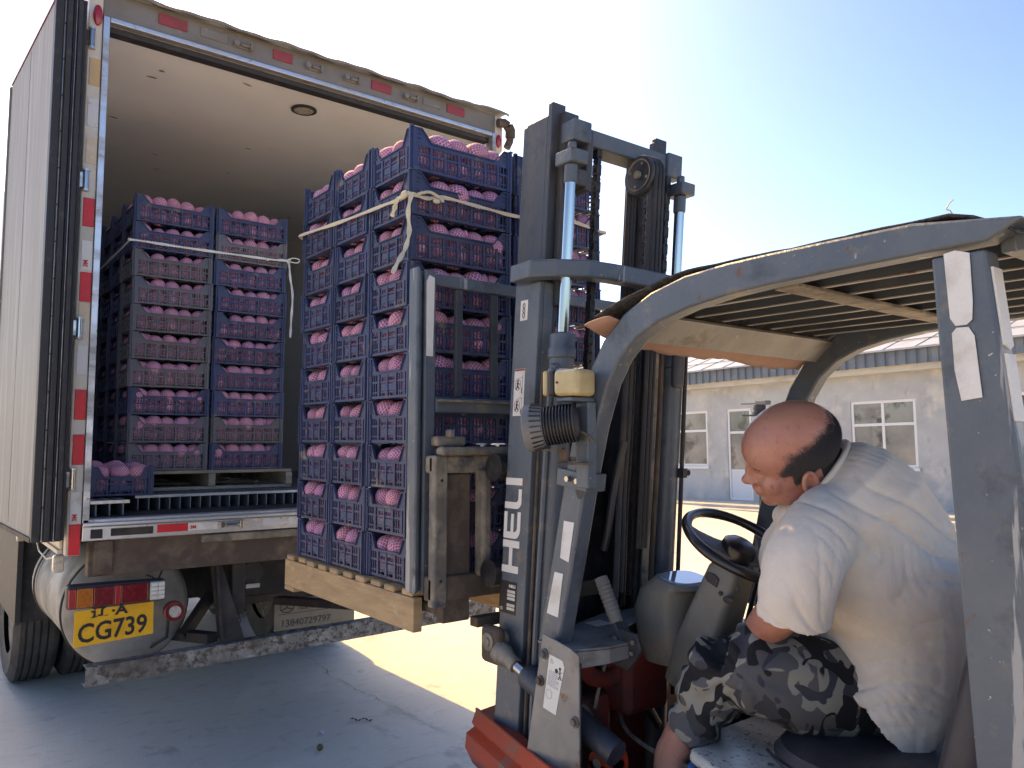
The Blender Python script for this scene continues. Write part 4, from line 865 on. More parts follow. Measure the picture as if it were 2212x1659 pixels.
for x, y, z0, z1, r_, mt in ((MR-.128, YA-.077, 1.15, 2.15, .011, dustysteel), (MR-.103, YA-.08, 1.12, 2.15, .009, ruststeel), (1.80, YA-.02, 1.32, 2.15, .010, mastdark), (1.832, YA-.01, 1.35, 2.15, .009, mastdark), (1.855, YA+.0, 1.3, 2.1, .008, greasy)):
    q = mb(); q.tube(smooth_path([(x, y, z1), (x+.002, y, (z0+z1)/2), (x-.003, y, z0+.2), (x-.02, y-.02, z0), (x-.03, y-.03, z0-.12)]), r_, 8); q.build('hose', mt, fl, smooth=True)
q = mb(); q.tube(smooth_path([(1.80, YA-.03, 1.7), (1.775, YA-.02, 1.56), (1.765, YA-.01, 1.42), (1.762, YA, 1.36)]), .012, 8); q.build('hose', mastdark, fl, smooth=True)
q = mb(); q.box(1.86, 1.89, YA+.05, YA+.07, 1.1, 2.16); q.build('inner_steel_strip', greasy, fl, bevel=.003)
q = mb(); q.box(1.915, 1.965, YA-.125, YA-.10, 1.87, 2.15); q.build('hose_guard', mastdark, fl, bevel=.025, seg=3)
q = mb(); q.tube([(MR-.01, YA-.1, 1.98), (MR-.01, YA-.11, 1.2), (MR-.02, YA-.12, .9)], .007, 8); q.build('cable', rubber, fl, smooth=True)
q = mb(); q.cyl((MR-.01, YA-.1, 1.60), (MR+.02, YA-.11, 1.60), .010, 8); q.box(MR-.02, MR+.0, YA-.12, YA-.09, 1.585, 1.615); q.build('cable_clip', rubber, fl)
# dark carriage back between the rails
q = mb(); q.box(1.70, 1.96, YB+.03, YB+.05, 1.08, 1.90); q.box(1.86, 1.96, YB-.06, YB+.02, .9, 2.0); q.build('carriage_back_plate', greasy, fl, bevel=.01)
q = mb(); q.lathe([(.0001, -.02), (.12, -.02), (.15, 0), (.15, .03)], (1.75, YB+.0, 1.47), (0, 1, 0), 32); q.box(1.63, 1.9, YB-.01, YB+.03, 1.12, 1.46); q.build('carriage_cover', greasy, fl, smooth=True)
q = mb(); q.box(1.53, 1.70, YB+.045, YB+.07, 1.1, 1.2); q.box(1.5, 1.56, YB+.03, YB+.06, .9, 1.6); q.build('carriage_side', mastdark, fl, bevel=.004)
for z in (1.62, 1.3): q = mb(); q.cyl((ML+.03, YB+.04, z), (ML-.02, YB+.04, z), .042, 20); q.build('carriage_roller', greasy, fl, smooth=True)
# decals on the outer rail face
sxp = ML-.0012
def decal(n, y0, y1, z0, z1, mt, off=0, par=None): q = mb(); q.box(sxp-off, ML-.0002-off*.9, y0, y1, z0, z1); return q.build(n, mt, par or fl)
d1 = decal('chain_sticker', 1.828, 1.862, 2.058, 2.118, whiterefl)
for i in range(3): q = mb(); q.tube([(ML-.002, 1.845+math.sin(t)*.005, 2.073+i*.014+math.cos(t)*.0075) for t in [k*math.pi/5 for k in range(10)]], .0012, 4, closed=True); q.build('printed_chain', blackink, d1)
d2 = decal('warning_sticker', 1.826, 1.875, 1.775, 1.915, whiterefl)
q = mb(); q.box(ML-.0022, ML-.0012, 1.828, 1.873, 1.908, 1.914); q.build('printed_edge', redold, d2)
for zc in (1.868, 1.805):
    q = mb(); q.tube([(ML-.0018, 1.856+math.sin(t)*.013, zc+math.cos(t)*.018) for t in [k*math.pi/8 for k in range(16)]], .0008, 4, closed=True); q.build('printed_ring', redold, d2)
    q = mb(); c = Vector((ML-.002, 1.856, zc)); q.box(ML-.0022, ML-.0012, 1.853, 1.859, zc+.008, zc+.014); q.bar(c+Vector((0, .002, .007)), c+Vector((0, .001, -.006)), .001, .005); q.bar(c+Vector((0, .002, -.004)), c+Vector((0, .008, -.016)), .001, .003); q.bar(c+Vector((0, .0, -.004)), c+Vector((0, -.005, -.013)), .001, .003); q.bar(c+Vector((0, .0, .005)), c+Vector((0, -.008, .0)), .001, .0025)
    q.build('printed_figure', blackink, d2)
    q = mb(); q.box(ML-.002, ML-.0012, 1.834, 1.837, zc-.02, zc+.026); q.box(ML-.002, ML-.0012, 1.837, 1.851, zc+.02, zc+.022); q.build('printed_mast', greyink, d2)
    q = mb(); q.tube([(ML-.002, 1.832+math.sin(t)*.006, zc-.018+math.cos(t)*.009) for t in [R(20)+k*R(140)/6 for k in range(7)]], .0014, 4); q.build('printed_arc', blackink, d2)
# HELI lettering, reads upwards; letter tops point forward
def U(u, v): return Vector((ML-.0016, 1.812+v*.078, 1.311+u*.28))
def let(rects, polys=()):
    q = mb()
    for u0, u1, v0, v1 in rects: q.prism([U(u0, v0), U(u1, v0), U(u1, v1), U(u0, v1)], (.0012, 0, 0))
    for A, B in polys: q.strip([U(*a) for a in A], [U(*a) for a in B], (.0012, 0, 0))
    q.build('letter', whiteink, fl)
let([(0, .075, 0, 1), (.265, .34, 0, 1), (.0751, .2649, .40, .60)])
def arc(cu, cv, ru, rv, a0, a1, n=8): return [(cu+ru*math.cos(R(a0+(a1-a0)*i/n)), cv+rv*math.sin(R(a0+(a1-a0)*i/n))) for i in range(n+1)]
let([(.43, .64, .81, 1), (.4301, .62, .41, .58)], [([(.645, 0)]+[(.5, .0)]+arc(.47, .32, .11, .32, 270, 180)+[(.36, 1)], [(.645, .19)]+[(.5, .19)]+arc(.48, .36, .05, .17, 270, 180)+[(.4299, 1)])])
let([], [([(.885, 0)]+[(.76, .0)]+arc(.745, .32, .07, .32, 270, 180)+[(.675, 1)], [(.885, .19)]+[(.78, .19)]+arc(.78, .36, .035, .17, 270, 180)+[(.745, 1)])])
let([(.925, 1.0, 0, 1)])
d3 = decal('data_plate', 1.815, 1.895, 1.19, 1.285, blackink)
for zz, n in ((1.252, 3), (1.212, 2)):
    for i in range(n): q = mb(); q.box(ML-.0024, ML-.0014, 1.82, 1.856, zz-i*.0105, zz+.008-i*.0105); q.build('plate_field', whiterefl, d3)
text('lettering', 'HELI', .012, T(Vector((ML-.0016, 1.85, 1.268))), (0, -1, 0), (0, 0, 1), whiteink, d3, sx=1.3, bold=.0004)
text('lettering', 'CE', .012, T(Vector((ML-.0016, 1.89, 1.198))), (0, -1, 0), (0, 0, 1), whiteink, d3)
# ---- fork carriage, load backrest and forks
def bxp(n, x0, x1, y0, y1, z0, z1, mt, bev=.004, par=None, seg=2, sm=False): q = MB(); q.box(x0, x1, y0, y1, z0, z1); return q.build(n, mt, par or fl, bevel=bev, seg=seg, smooth=sm)
CB0, CB1 = 2.095, 2.15
for x, s in ((1.252, 1), (2.235, -1)):
    a, b_ = sorted((x, x+s*.012)); q = MB(); q.box(a, b_, CB0, CB1, 1.235, 2.245); c_, d_ = sorted((x+s*.012, x+s*.07)); q.box(c_, d_, CB1-.02, CB1, 1.235, 2.24); q.box(c_, c_+.014 if s > 0 else d_, CB0+.012, CB1-.02, 1.235, 2.235)
    c_, d_ = sorted((x+s*.03, x+s*.072)); q.box(c_, d_, CB0+.004, CB0+.018, 1.235, 2.24); q.build('backrest_upright', paintblue, fl, bevel=.006)
q = MB(); q.prism([(1.288, CB0+.0025, 1.965), (1.312, CB0+.0025, 1.965), (1.316, CB0+.0025, 2.215), (1.296, CB0+.0025, 2.222), (1.286, CB0+.0025, 2.2)], (0, .0012, 0)); q.build('reflective_strip', whiterefl, fl)
bxp('backrest_top_bar', 1.324, 2.165, CB0+.02, CB1-.01, 2.196, 2.234, paintblue)
for x in (1.413, 1.557, 1.705, 1.86, 2.01): bxp('backrest_bar', x, x+.027, CB0+.024, CB1-.014, 1.838, 2.195, mastdark)
bxp('backrest_lower_bar', 1.324, 2.165, CB0-.0, CB1-.012, 1.79, 1.837, paintblue); bxp('backrest_flange', 1.324, 2.165, CB0-.03, CB0-.001, 1.822, 1.83, dustysteel, .002)
bxp('fork_bar', 1.278, 2.20, 2.035, 2.085, 1.60, 1.655, dustysteel, .008); bxp('fork_bar_lip', 1.29, 2.18, 2.0, 2.045, 1.655, 1.682, dustysteel, .012, seg=3)
bxp('fork_stop', 1.30, 1.41, 2.05, 2.09, 1.683, 1.715, dustysteel, .008); bxp('fork_pin', 1.335, 1.355, 2.03, 2.06, 1.71, 1.735, lamp_al, .005)
bxp('fork_bar', 1.278, 2.20, 2.035, 2.085, 1.215, 1.29, ruststeel, .008)
for x in (1.278, 2.16): bxp('carriage_post', x, x+.045, 2.02, 2.06, 1.2, 1.655, dustysteel, .006)
bxp('carriage_post', 1.44, 1.475, 2.0, 2.05, 1.28, 1.61, dustysteel, .01); bxp('carriage_post', 1.72, 1.8, 2.0, 2.06, 1.28, 1.61, mastdark, .01); bxp('carriage_post', 1.98, 2.06, 2.0, 2.06, 1.28, 1.61, mastdark, .01)
for x in (1.327, 1.98):
    q = MB(); q.box(x, x+.10, 2.05, 2.089, 1.145, 1.598); q.box(x, x+.10, 2.09, 3.05, 1.165, 1.196); q.prism([(x, 3.05, 1.165), (x, 3.2, 1.18), (x, 3.2, 1.19), (x, 3.05, 1.196)], (.1, 0, 0)); q.build('fork', ruststeel, fl, bevel=.006)
for z in (1.53, 1.495, 1.43): q = MB(); q.cyl((1.31, CB0+.002, z), (1.31, CB0-.01, z), .009, 6); q.build('bolt', lamp_al, fl)
for z in (1.6, 1.3): q = MB(); q.cyl((1.30, 2.03, z-.02), (1.30, 2.018, z-.02), .005, 8); q.build('bolt_hole', greasy, fl)
bxp('stop_block', 1.42, 1.56, 2.0, 2.04, 1.13, 1.16, ruststeel)
# ---- overhead guard: two bent side frames with cross pieces
def offs(path, d):
    out = []
    for i, p in enumerate(path):
        a = Vector(path[max(i-1, 0)]); b_ = Vector(path[min(i+1, len(path)-1)]); t = (b_-a).normalized(); out.append((p[0]-t[1]*d, p[1]+t[0]*d))
    return out
gp = [(1.645, 1.15), (1.595, 1.35), (1.535, 1.60), (1.493, 1.75), (1.447, 1.86), (1.40, 1.93), (1.335, 1.984), (1.255, 2.020), (1.16, 2.042), (1.05, 2.053), (.95, 2.057), (.8, 2.059), (.65, 2.060), (.5, 2.061)]
gw = [.040]*4+[.038, .038, .038, .038, .038, .035, .033, .031, .029, .028]
def gframe(x0, x1):
    A = []; B = []
    for i, p in enumerate(gp):
        a = Vector(gp[max(i-1, 0)]); b_ = Vector(gp[min(i+1, len(gp)-1)]); t = (b_-a).normalized(); n_ = Vector((-t.y, t.x))
        A.append((x0, p[0]+n_.x*gw[i], p[1]+n_.y*gw[i])); B.append((x0, p[0]-n_.x*gw[i], p[1]-n_.y*gw[i]))
    B[-1] = (x0, .475, 2.064); A[-1] = (x0, .53, 2.033)
    q = MB(); q.strip(A, B, (x1-x0, 0, 0)); return q.build('guard_side_frame', paintblue, fl, bevel=.006, smooth=True, angle=30)
gframe(1.40, 1.452); gframe(2.30, 2.352)
for x in (1.402, 2.302):
    q = MB(); q.prism([(x, .621, 2.02), (x, .532, 2.02), (x, .445, 1.15), (x, .577, 1.15)], (.05, 0, 0)); q.prism([(x, .577, 1.149), (x, .445, 1.149), (x, .43, .9), (x, .565, .9)], (.05, 0, 0)); q.build('rear_pillar', paintblue, fl, bevel=.006)
# cracked white reflective tapes on the near rear pillar
def tape(pts, n='white_tape', x=1.4, nrm=(.0, 0, 0)):
    q = MB(); q.prism([at(px, py, X=x-.0012) for px, py in pts], (.001, 0, 0)); return q.build(n, whiterefl, fl)
tape([(2038, 549), (2062, 541), (2094, 546), (2101, 650), (2100, 690), (2088, 701), (2064, 704), (2052, 688), (2044, 610)]); tape([(2056, 720), (2066, 708), (2092, 706), (2105, 725), (2122, 858), (2077, 866), (2062, 800)])
q = MB(); yb_ = .531; f_ = lambda px, py: at(px, py, Y=.5275)
q.add([f_(2128, 555), f_(2150, 545), f_(2172, 865), f_(2160, 862)], [(0, 1, 2, 3)])
# narrow tape on the rear face follows the slanted pillar
q = MB(); zr = lambda z: .532-(2.02-z)*.1
q.prism([(1.408, zr(1.99)-.0045, 1.99), (1.444, zr(1.99)-.0045, 1.99), (1.444, zr(1.86)-.0045, 1.86), (1.428, zr(1.852)-.0045, 1.852), (1.408, zr(1.86)-.0045, 1.86)], (0, .004, 0)); q.prism([(1.408, zr(1.845)-.0045, 1.845), (1.444, zr(1.845)-.0045, 1.845), (1.444, zr(1.735)-.0045, 1.735), (1.408, zr(1.735)-.0045, 1.735)], (0, .004, 0)); q.build('white_tape', whiterefl, fl)
for i in range(7): x = 1.535+i*.113; sl_ = bxp('guard_slat', x, x+.009, .532, 1.335, 2.031, 2.078, slat_m, .001, seg=1); bxp('slat_lit_edge', x-.002, x+.011, .533, 1.334, 2.0275, 2.0305, greypanel, 0, sl_)  # pale strip colour paints in the light caught along each slat's lower edge
bxp('guard_cross_bar', 1.4535, 2.2985, .905, .965, 2.021, 2.029, dustysteel, .002)
q = MB(); pr_ = [(1.385, 1.962), (1.365, 1.982), (1.345, 2.0), (1.325, 2.02)]; q.strip([(1.4535, y, z) for y, z in pr_], [(1.4535, y-.004, z-.007) for y, z in pr_], (.845, 0, 0)); q.build('guard_front_plate', greypanel, fl)
bxp('guard_rear_bar', 1.4535, 2.2985, .48, .53, 2.02, 2.07, paintblue)
q = MB(); q.box(1.50, 1.60, .40, .478, 2.0, 2.055); q.build('red_rear_lamp', redrefl, fl, bevel=.008); q = MB(); q.box(1.453, 1.62, .40, .475, 1.985, 1.999); q.build('lamp_bracket', dustysteel, fl)
q = MB(); q.tube([(1.53+math.cos(t)*.0, .44+math.cos(t)*.045, 1.95+math.sin(t)*.04) for t in [R(190)+k*R(170)/9 for k in range(10)]], .006, 8); q.build('cable_loop', rubber, fl, smooth=True)
q = MB(); q.lathe([(.0001, 0), (.016, 0)], (1.49, .44, 1.984), (0, 0, -1), 20, cap=False); q.build('bracket_hole', greasy, fl)
# clamp on the near front post
q = MB(); c = Vector((1.4, 1.535, 1.60)); q.prism([(1.392, 1.60, 1.585), (1.392, 1.485, 1.57), (1.392, 1.478, 1.615), (1.392, 1.595, 1.63)], (.068, 0, 0)); q.build('post_clamp', paintblue, fl, bevel=.002)
q = MB(); q.cyl((1.391, 1.545, 1.602), (1.378, 1.545, 1.602), .008, 6); q.cyl((1.391, 1.51, 1.597), (1.38, 1.51, 1.597), .008, 6); q.build('bolt', chrome, fl)
q = MB(); q.ell((1.3985, 1.515, 1.60), (.001, .020, .05)); q.build('bare_spot', lampblk, fl)
tpts = lambda L: [(1.3985, y, z) for y, z in L]
def pt(px, py): v = at(px, py, X=1.3985); return (v.x, v.y, v.z)
for L in ([(1218, 1125), (1240, 1129), (1228, 1215), (1210, 1205), (1213, 1170)], [(1198, 1235), (1216, 1240), (1205, 1334), (1181, 1324)]):
    q = MB(); q.prism([pt(*a) for a in L], (.001, 0, 0)); q.build('white_tape', whiterefl, fl)
# turn lamp and work lamp on a bracket ahead of the post
tc_ = at(1231, 828, X=1.345)
q = MB(); rr = frame_from(Vector((.55, -.83, 0)))
def lamp_box(cx, w0, w1, h, d, name, mt, par=None, bev=.012):
    # box along local axis a (lens pointing direction), centre cx
    a = Vector((-.2, .98, 0)).normalized(); b_ = Vector((.98, .2, 0)); q = MB()
    q.add([cx+a*u+b_*v+Vector((0, 0, w)) for w in (-h/2, h/2) for v in (-d/2, d/2) for u in (w0, w1)], [(0, 2, 3, 1), (4, 5, 7, 6), (0, 1, 5, 4), (2, 6, 7, 3), (0, 4, 6, 2), (1, 3, 7, 5)])
    return q.build(name, mt, par or fl, bevel=bev, seg=3)
tl_ = lamp_box(tc_, .026, .046, .068, .075, 'turn_lamp', lampblk, bev=.01); lamp_box(tc_, -.055, .025, .068, .082, 'lens', turn_m, tl_, bev=.014); lamp_box(tc_, .047, .062, .066, .075, 'lens', turn_m, tl_, bev=.008)
q = MB(); q.cyl(tc_+Vector((-.043, -.0, 0)), tc_+Vector((-.0465, -.0, 0)), .003, 8); q.build('screw', ruststeel, tl_)
q = MB(); z0 = tc_.z-.036; q.box(tc_.x-.03, tc_.x+.05, tc_.y-.04, tc_.y+.02, z0-.012, z0-.001); q.box(tc_.x+.02, tc_.x+.05, tc_.y-.045, tc_.y+.0, z0-.23, z0-.012); q.build('lamp_bracket', paintblue, fl, bevel=.003)
wc = at(1200, 918, X=1.31); ax = Vector((-.62, .76, -.12)).normalized()
q = MB(); prf = [(.0, -.062), (.028, -.062), (.042, -.052)]
z_ = -.052
while z_ < .022: prf += [(.050, z_), (.050, z_+.003), (.042, z_+.0035), (.042, z_+.0075)]; z_ += .008
prf += [(.046, .024), (.05, .026)]
q.lathe(prf, wc, ax, 32); wl = q.build('work_lamp', lampblk, fl, smooth=True, angle=25)
q = MB(); q.lathe([(.046, .024), (.054, .030), (.060, .058), (.060, .074), (.052, .078)], wc, ax, 32); q.build('lamp_shell', lamp_al, wl, smooth=True, angle=30)
x_, y_, zz_ = frame_from(ax); q = MB()
for i in range(26):
    a = 2*math.pi*i/26; d = x_*math.cos(a)+y_*math.sin(a); q.bar(wc+ax*.028+d*.053, wc+ax*.056+d*.061, .003, .005, up=d)
q.build('lamp_fins', lampblk, wl)
q = MB(); b0 = wc+Vector((0, 0, -.062)); q.bar(b0+ax*.03, b0-ax*.02, .04, .004); q.bar(b0-ax*.02, b0-ax*.02+Vector((0, 0, -.035)), .03, .004, up=(1, 0, 0)); q.bar(b0+Vector((.0, -.01, -.035)), b0+Vector((.07, -.06, -.035)), .035, .005); q.tube([wc-ax*.03+Vector((0, 0, -.01)), wc-ax*.075+Vector((0, 0, -.03)), wc-ax*.1+Vector((0, 0, -.055))], .004, 8); q.cyl(b0+Vector((.03, -.03, -.03)), b0+Vector((.03, -.03, -.018)), .009, 6)
q.build('lamp_mount', ruststeel, wl)
# tilt cylinder beside the mast
tp = at(1062, 1392, X=1.405); te = at(1160, 1478, X=1.425); q = MB(); q.box(tp.x-.012, tp.x+.022, tp.y-.045, tp.y+.045, tp.z-.055, tp.z+.055); q.build('tilt_pivot', ruststeel, fl, bevel=.025, seg=3)
q = MB(); q.cyl(tp+Vector((-.016, 0, .01)), tp+Vector((.06, 0, .01)), .026, 20); q.cyl(tp+Vector((-.02, 0, .01)), tp+Vector((-.012, 0, .01)), .012, 12); q.build('tilt_pin', dustysteel, fl, smooth=True)
ax = (te-tp).normalized(); q = MB(); q.lathe([(.03, .03), (.032, .06), (.022, .085), (.022, .11)], tp, ax, 20); q.build('tilt_knuckle', dustysteel, fl, smooth=True)
q = MB(); q.cyl(tp+ax*.10, tp+ax*.2, .0155, 20); q.build('tilt_rod', chrome, fl, smooth=True)
q = MB(); q.lathe([(.026, .15), (.034, .16), (.034, .5)], tp, ax, 24); q.build('tilt_barrel', mastdark, fl, smooth=True)
# grey side panel with decal and bolts, red fender, cowl
PXX = 1.375
def pp(px, py, X=PXX): return at(px, py, X=X)
pan = [(1172, 1368), (1232, 1402), (1250, 1418), (1252, 1700), (1130, 1700), (1138, 1620)]
q = MB(); q.prism([pp(*a) for a in pan], (.006, 0, 0)); pn = q.build('side_panel', greypanel, fl, bevel=.002)
q = MB(); dec = [(1187, 1413), (1215, 1428), (1219, 1442), (1200, 1545), (1173, 1528)]; q.prism([pp(*a, X=PXX-.0012) for a in dec], (.001, 0, 0)); ds = q.build('safety_sticker', whiterefl, pn)
def dd(u, v): a = pp(1187, 1416, X=PXX-.002).lerp(pp(1174, 1528, X=PXX-.002), v); b_ = pp(1217, 1436, X=PXX-.002).lerp(pp(1200, 1543, X=PXX-.002), v); return a.lerp(b_, u)
for i in range(9): q = MB(); v = .26+i*.034; q.bar(dd(.08, v), dd(.9 if i % 3 else .7, v), .0006, .0011, up=(1, 0, 0)); q.build('printed_line', greyink, ds)
q = MB()
for c_, r_ in (((.28, .70), .012),):
    c = dd(*c_); q.tube([c+Vector((0, math.cos(t)*r_, math.sin(t)*r_)) for t in [k*math.pi/8 for k in range(16)]], .0005, 4, closed=True)
q.build('printed_ring', greyink, ds); q = MB(); c = dd(.2, .08); q.tube([c+Vector((0, -.006, -.004)), c+Vector((0, .006, -.004)), c+Vector((0, 0, .007))], .0006, 4, closed=True)
q.build('printed_pictogram', greyink, ds)
q = MB(); c = dd(.85, .18)
for a, b_ in (((0, .004), (0, -.012)), ((0, -.002), (.008, -.006)), ((0, -.002), (-.008, .0)), ((0, -.012), (.007, -.02)), ((0, -.012), (-.006, -.02))): q.bar(c+Vector((0, a[0], a[1])), c+Vector((0, b_[0], b_[1])), .001, .0022, up=(1, 0, 0))
q.ell(c+Vector((0, 0, .008)), (.001, .004, .004), nu=10, nv=6); q.ell(c+Vector((0, .014, .0)), (.001, .006, .006), nu=10, nv=6); q.build('printed_figure', blackink, ds)
for a in ((1177, 1412), (1168, 1470), (1243, 1560)): c = pp(*a); q = MB(); q.cyl(c+Vector((.002, 0, 0)), c+Vector((-.004, 0, 0)), .014, 20); q.cyl(c+Vector((-.004, 0, 0)), c+Vector((-.012, 0, 0)), .009, 6); q.build('bolt', dustysteel if a[1] != 1470 else ruststeel, pn, smooth=True)
# top plate of the cowl
tpz = 1.166
q = MB(); A = [at(1214, 1366, Z=tpz), at(1330, 1356, Z=tpz), at(1400, 1322, Z=tpz), at(1430, 1395, Z=tpz), at(1320, 1398, Z=tpz), at(1242, 1412, Z=tpz)]
c0, c1 = Vector((1.382, 1.665, tpz)), Vector((1.382, 1.545, tpz))
q.prism([c0, (1.75, 1.80, tpz), (2.25, 1.80, tpz), (2.25, 1.66, tpz), (1.75, 1.66, tpz), (1.60, 1.60, tpz), (1.575, 1.50, tpz), (1.49, 1.50, tpz), (1.382, 1.535, tpz)], (0, 0, -.006)); ct = q.build('cowl_top', greypanel, fl, bevel=.002)
q = MB(); q.prism([(1.382, 1.535, tpz-.007), (1.49, 1.50, tpz-.007), (1.575, 1.50, tpz-.007), (1.575, 1.50, tpz-.04), (1.49, 1.50, tpz-.043), (1.382, 1.535, tpz-.05)], (0, .006, 0)); q.build('cowl_lip', greypanel, fl)
q = MB(); q.box(1.62, 1.68, 1.68, 1.735, tpz+.0005, tpz+.0015); q.build('cowl_sticker', whiterefl, fl)
q = MB(); q.box(1.3825, 1.39, 1.50, 1.62, .55, 1.14); q.box(1.48, 2.25, 1.80, 1.806, .55, 1.158); q.build('cowl_inner', greasy, fl)
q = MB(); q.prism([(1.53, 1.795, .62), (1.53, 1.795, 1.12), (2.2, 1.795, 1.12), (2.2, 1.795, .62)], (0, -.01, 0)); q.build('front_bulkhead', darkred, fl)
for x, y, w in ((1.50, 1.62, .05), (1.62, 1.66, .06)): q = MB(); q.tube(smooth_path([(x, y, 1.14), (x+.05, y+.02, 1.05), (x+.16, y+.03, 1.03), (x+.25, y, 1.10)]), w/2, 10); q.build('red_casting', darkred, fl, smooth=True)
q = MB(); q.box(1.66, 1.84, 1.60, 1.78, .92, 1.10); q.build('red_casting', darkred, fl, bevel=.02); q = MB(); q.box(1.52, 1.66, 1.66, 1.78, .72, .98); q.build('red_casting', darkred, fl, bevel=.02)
q = MB(); q.box(1.45, 2.28, .62, 1.79, .55, .60); q.build('floor_plate', greasy, fl)
# red fender
F0, F1 = Vector((1.455, 2.05, .862)), Vector((1.31, 1.42, .862))
q = MB(); d_ = F1-F0; ext = F0+d_*1.9
q.prism([F0, ext, Vector((1.40, ext.y, .862)), Vector((1.42, 1.72, .862)), Vector((1.47, 1.88, .862)), Vector((1.62, 2.0, .862)), Vector((1.66, 2.09, .862))], (0, 0, -.006))
nrm = Vector((-d_.y, d_.x, 0)).normalized()*-1
if nrm.x > 0: nrm = -nrm
prof = [(0, .012), (-.0, .0), (.012, -.03), (.004, -.045), (.03, -.06), (.034, -.10), (.01, -.15)]
rows = [[p_+nrm*a+Vector((0, 0, b_)) for a, b_ in prof] for p_ in (F0, F0.lerp(ext, .5), ext)]
q.build('fender_top', redpaint, fl, bevel=.002)
q = MB(); q.grid(rows); o = q.build('fender_edge', redpaint, fl, normals=False, smooth=True, angle=30); sf = o.modifiers.new('s', 'SOLIDIFY'); sf.thickness = .006; sf.offset = 0
q = MB(); q.lathe(tyre_prof(.24, .34), (1.38, 1.92, .36), (1, 0, 0), 48, cap=False); w_ = q.build('front_wheel', tyre_m, fl, smooth=True, angle=30); q = MB(); q.lathe([(.16, -.1), (.1, -.06), (.05, -.05), (.05, .1), (.16, .1)], (1.38, 1.92, .36), (1, 0, 0), 24); q.build('rim', redpaint, w_, smooth=True)
q = MB(); q.lathe(tyre_prof(.24, .34), (2.33, 1.92, .36), (1, 0, 0), 48, cap=False); q.build('front_wheel', tyre_m, fl, smooth=True, angle=30)
for x in (1.38, 2.33): q = MB(); q.lathe(tyre_prof(.2, .28), (x, .25, .29), (1, 0, 0), 40, cap=False); q.build('rear_wheel', tyre_m, fl, smooth=True, angle=30)
# red clevis and grey tube at the lower edge
q = MB(); cc = at(1290, 1650, X=1.50); q.cyl(cc, cc+Vector((.014, 0, 0)), .032, 24); q.box(cc.x, cc.x+.014, cc.y-.032, cc.y+.032, cc.z-.12, cc.z); q.cyl(cc+Vector((.07, 0, 0)), cc+Vector((.084, 0, 0)), .032, 24); q.box(cc.x+.07, cc.x+.084, cc.y-.032, cc.y+.032, cc.z-.12, cc.z); q.build('red_clevis', redpaint, fl, smooth=True)
q = MB(); q.cyl(cc+Vector((-.004, 0, 0)), cc+Vector((.09, 0, 0)), .013, 16); q.build('clevis_pin', dustysteel, fl, smooth=True)
q = MB(); c2 = cc+Vector((.045, 0, 0)); q.tube([c2, c2+Vector((0, .08, .06)), c2+Vector((0, .20, .16)), c2+Vector((0, .28, .2))], [.022, .03, .03, .03], 20); q.build('steering_cylinder', dustysteel, fl, smooth=True)
q = MB(); q.tube(smooth_path([at(1365, 1500, X=1.72), at(1340, 1530, X=1.70), at(1352, 1575, X=1.66), at(1400, 1615, X=1.63), at(1470, 1650, X=1.6), at(1530, 1665, X=1.58)]), .006, 8); q.build('bent_rod', dustysteel, fl, smooth=True)
q = MB(); q.tube(smooth_path([at(1318, 1400, X=1.62), at(1300, 1460, X=1.60), at(1285, 1530, X=1.57)]), .005, 8); q.build('bent_rod', dustysteel, fl, smooth=True)
q = MB(); c = at(1385, 1500, X=1.80); q.box(c.x-.03, c.x+.05, c.y-.02, c.y+.03, c.z-.03, c.z+.03); q.bar(c, c+Vector((.1, .02, -.12)), .02, .03); q.build('pedal', lampblk, fl, bevel=.01)
# parking brake lever with ratchet plate
lb, lm_, lt = at(1352, 1395, X=1.57), at(1330, 1340, X=1.57), at(1298, 1248, X=1.57)
q = MB(); q.prism([at(a, b_, X=1.56) for a, b_ in ((1312, 1375), (1338, 1358), (1375, 1372), (1384, 1405), (1372, 1428), (1355, 1450), (1318, 1432), (1318, 1398))], (.012, 0, 0)); q.build('brake_plate', lampblk, fl, bevel=.002)
q = MB(); q.bar(lb, lm_, .012, .026, up=(1, 0, 0)); q.bar(lb+Vector((.02, -.01, 0)), lm_+Vector((.02, -.005, .0)), .006, .016, up=(1, 0, 0)); q.build('brake_lever', mastdark, fl, bevel=.002)
q = MB(); n = 22; L0, L1 = at(1333, 1345, X=1.57), lt; q.tube([L0.lerp(L1, i/n) for i in range(n+1)], [.019+(.0015 if i % 2 else -.0008) if 3 < i < 20 else .0185 for i in range(n+1)], 14); q.build('lever_grip', leverg, fl, smooth=True)
for a in ((1330, 1378), (1368, 1388), (1350, 1402), (1366, 1412)): c = at(*a, X=1.557); q = MB(); q.cyl(c, c+Vector((-.006, 0, 0)), .006, 6); q.build('bolt', dustysteel, fl)
c = at(1322, 1408, X=1.55); q = MB(); q.cyl(c+Vector((.006, 0, 0)), c+Vector((-.01, 0, 0)), .011, 12); q.build('bolt', dustysteel, fl, smooth=True)
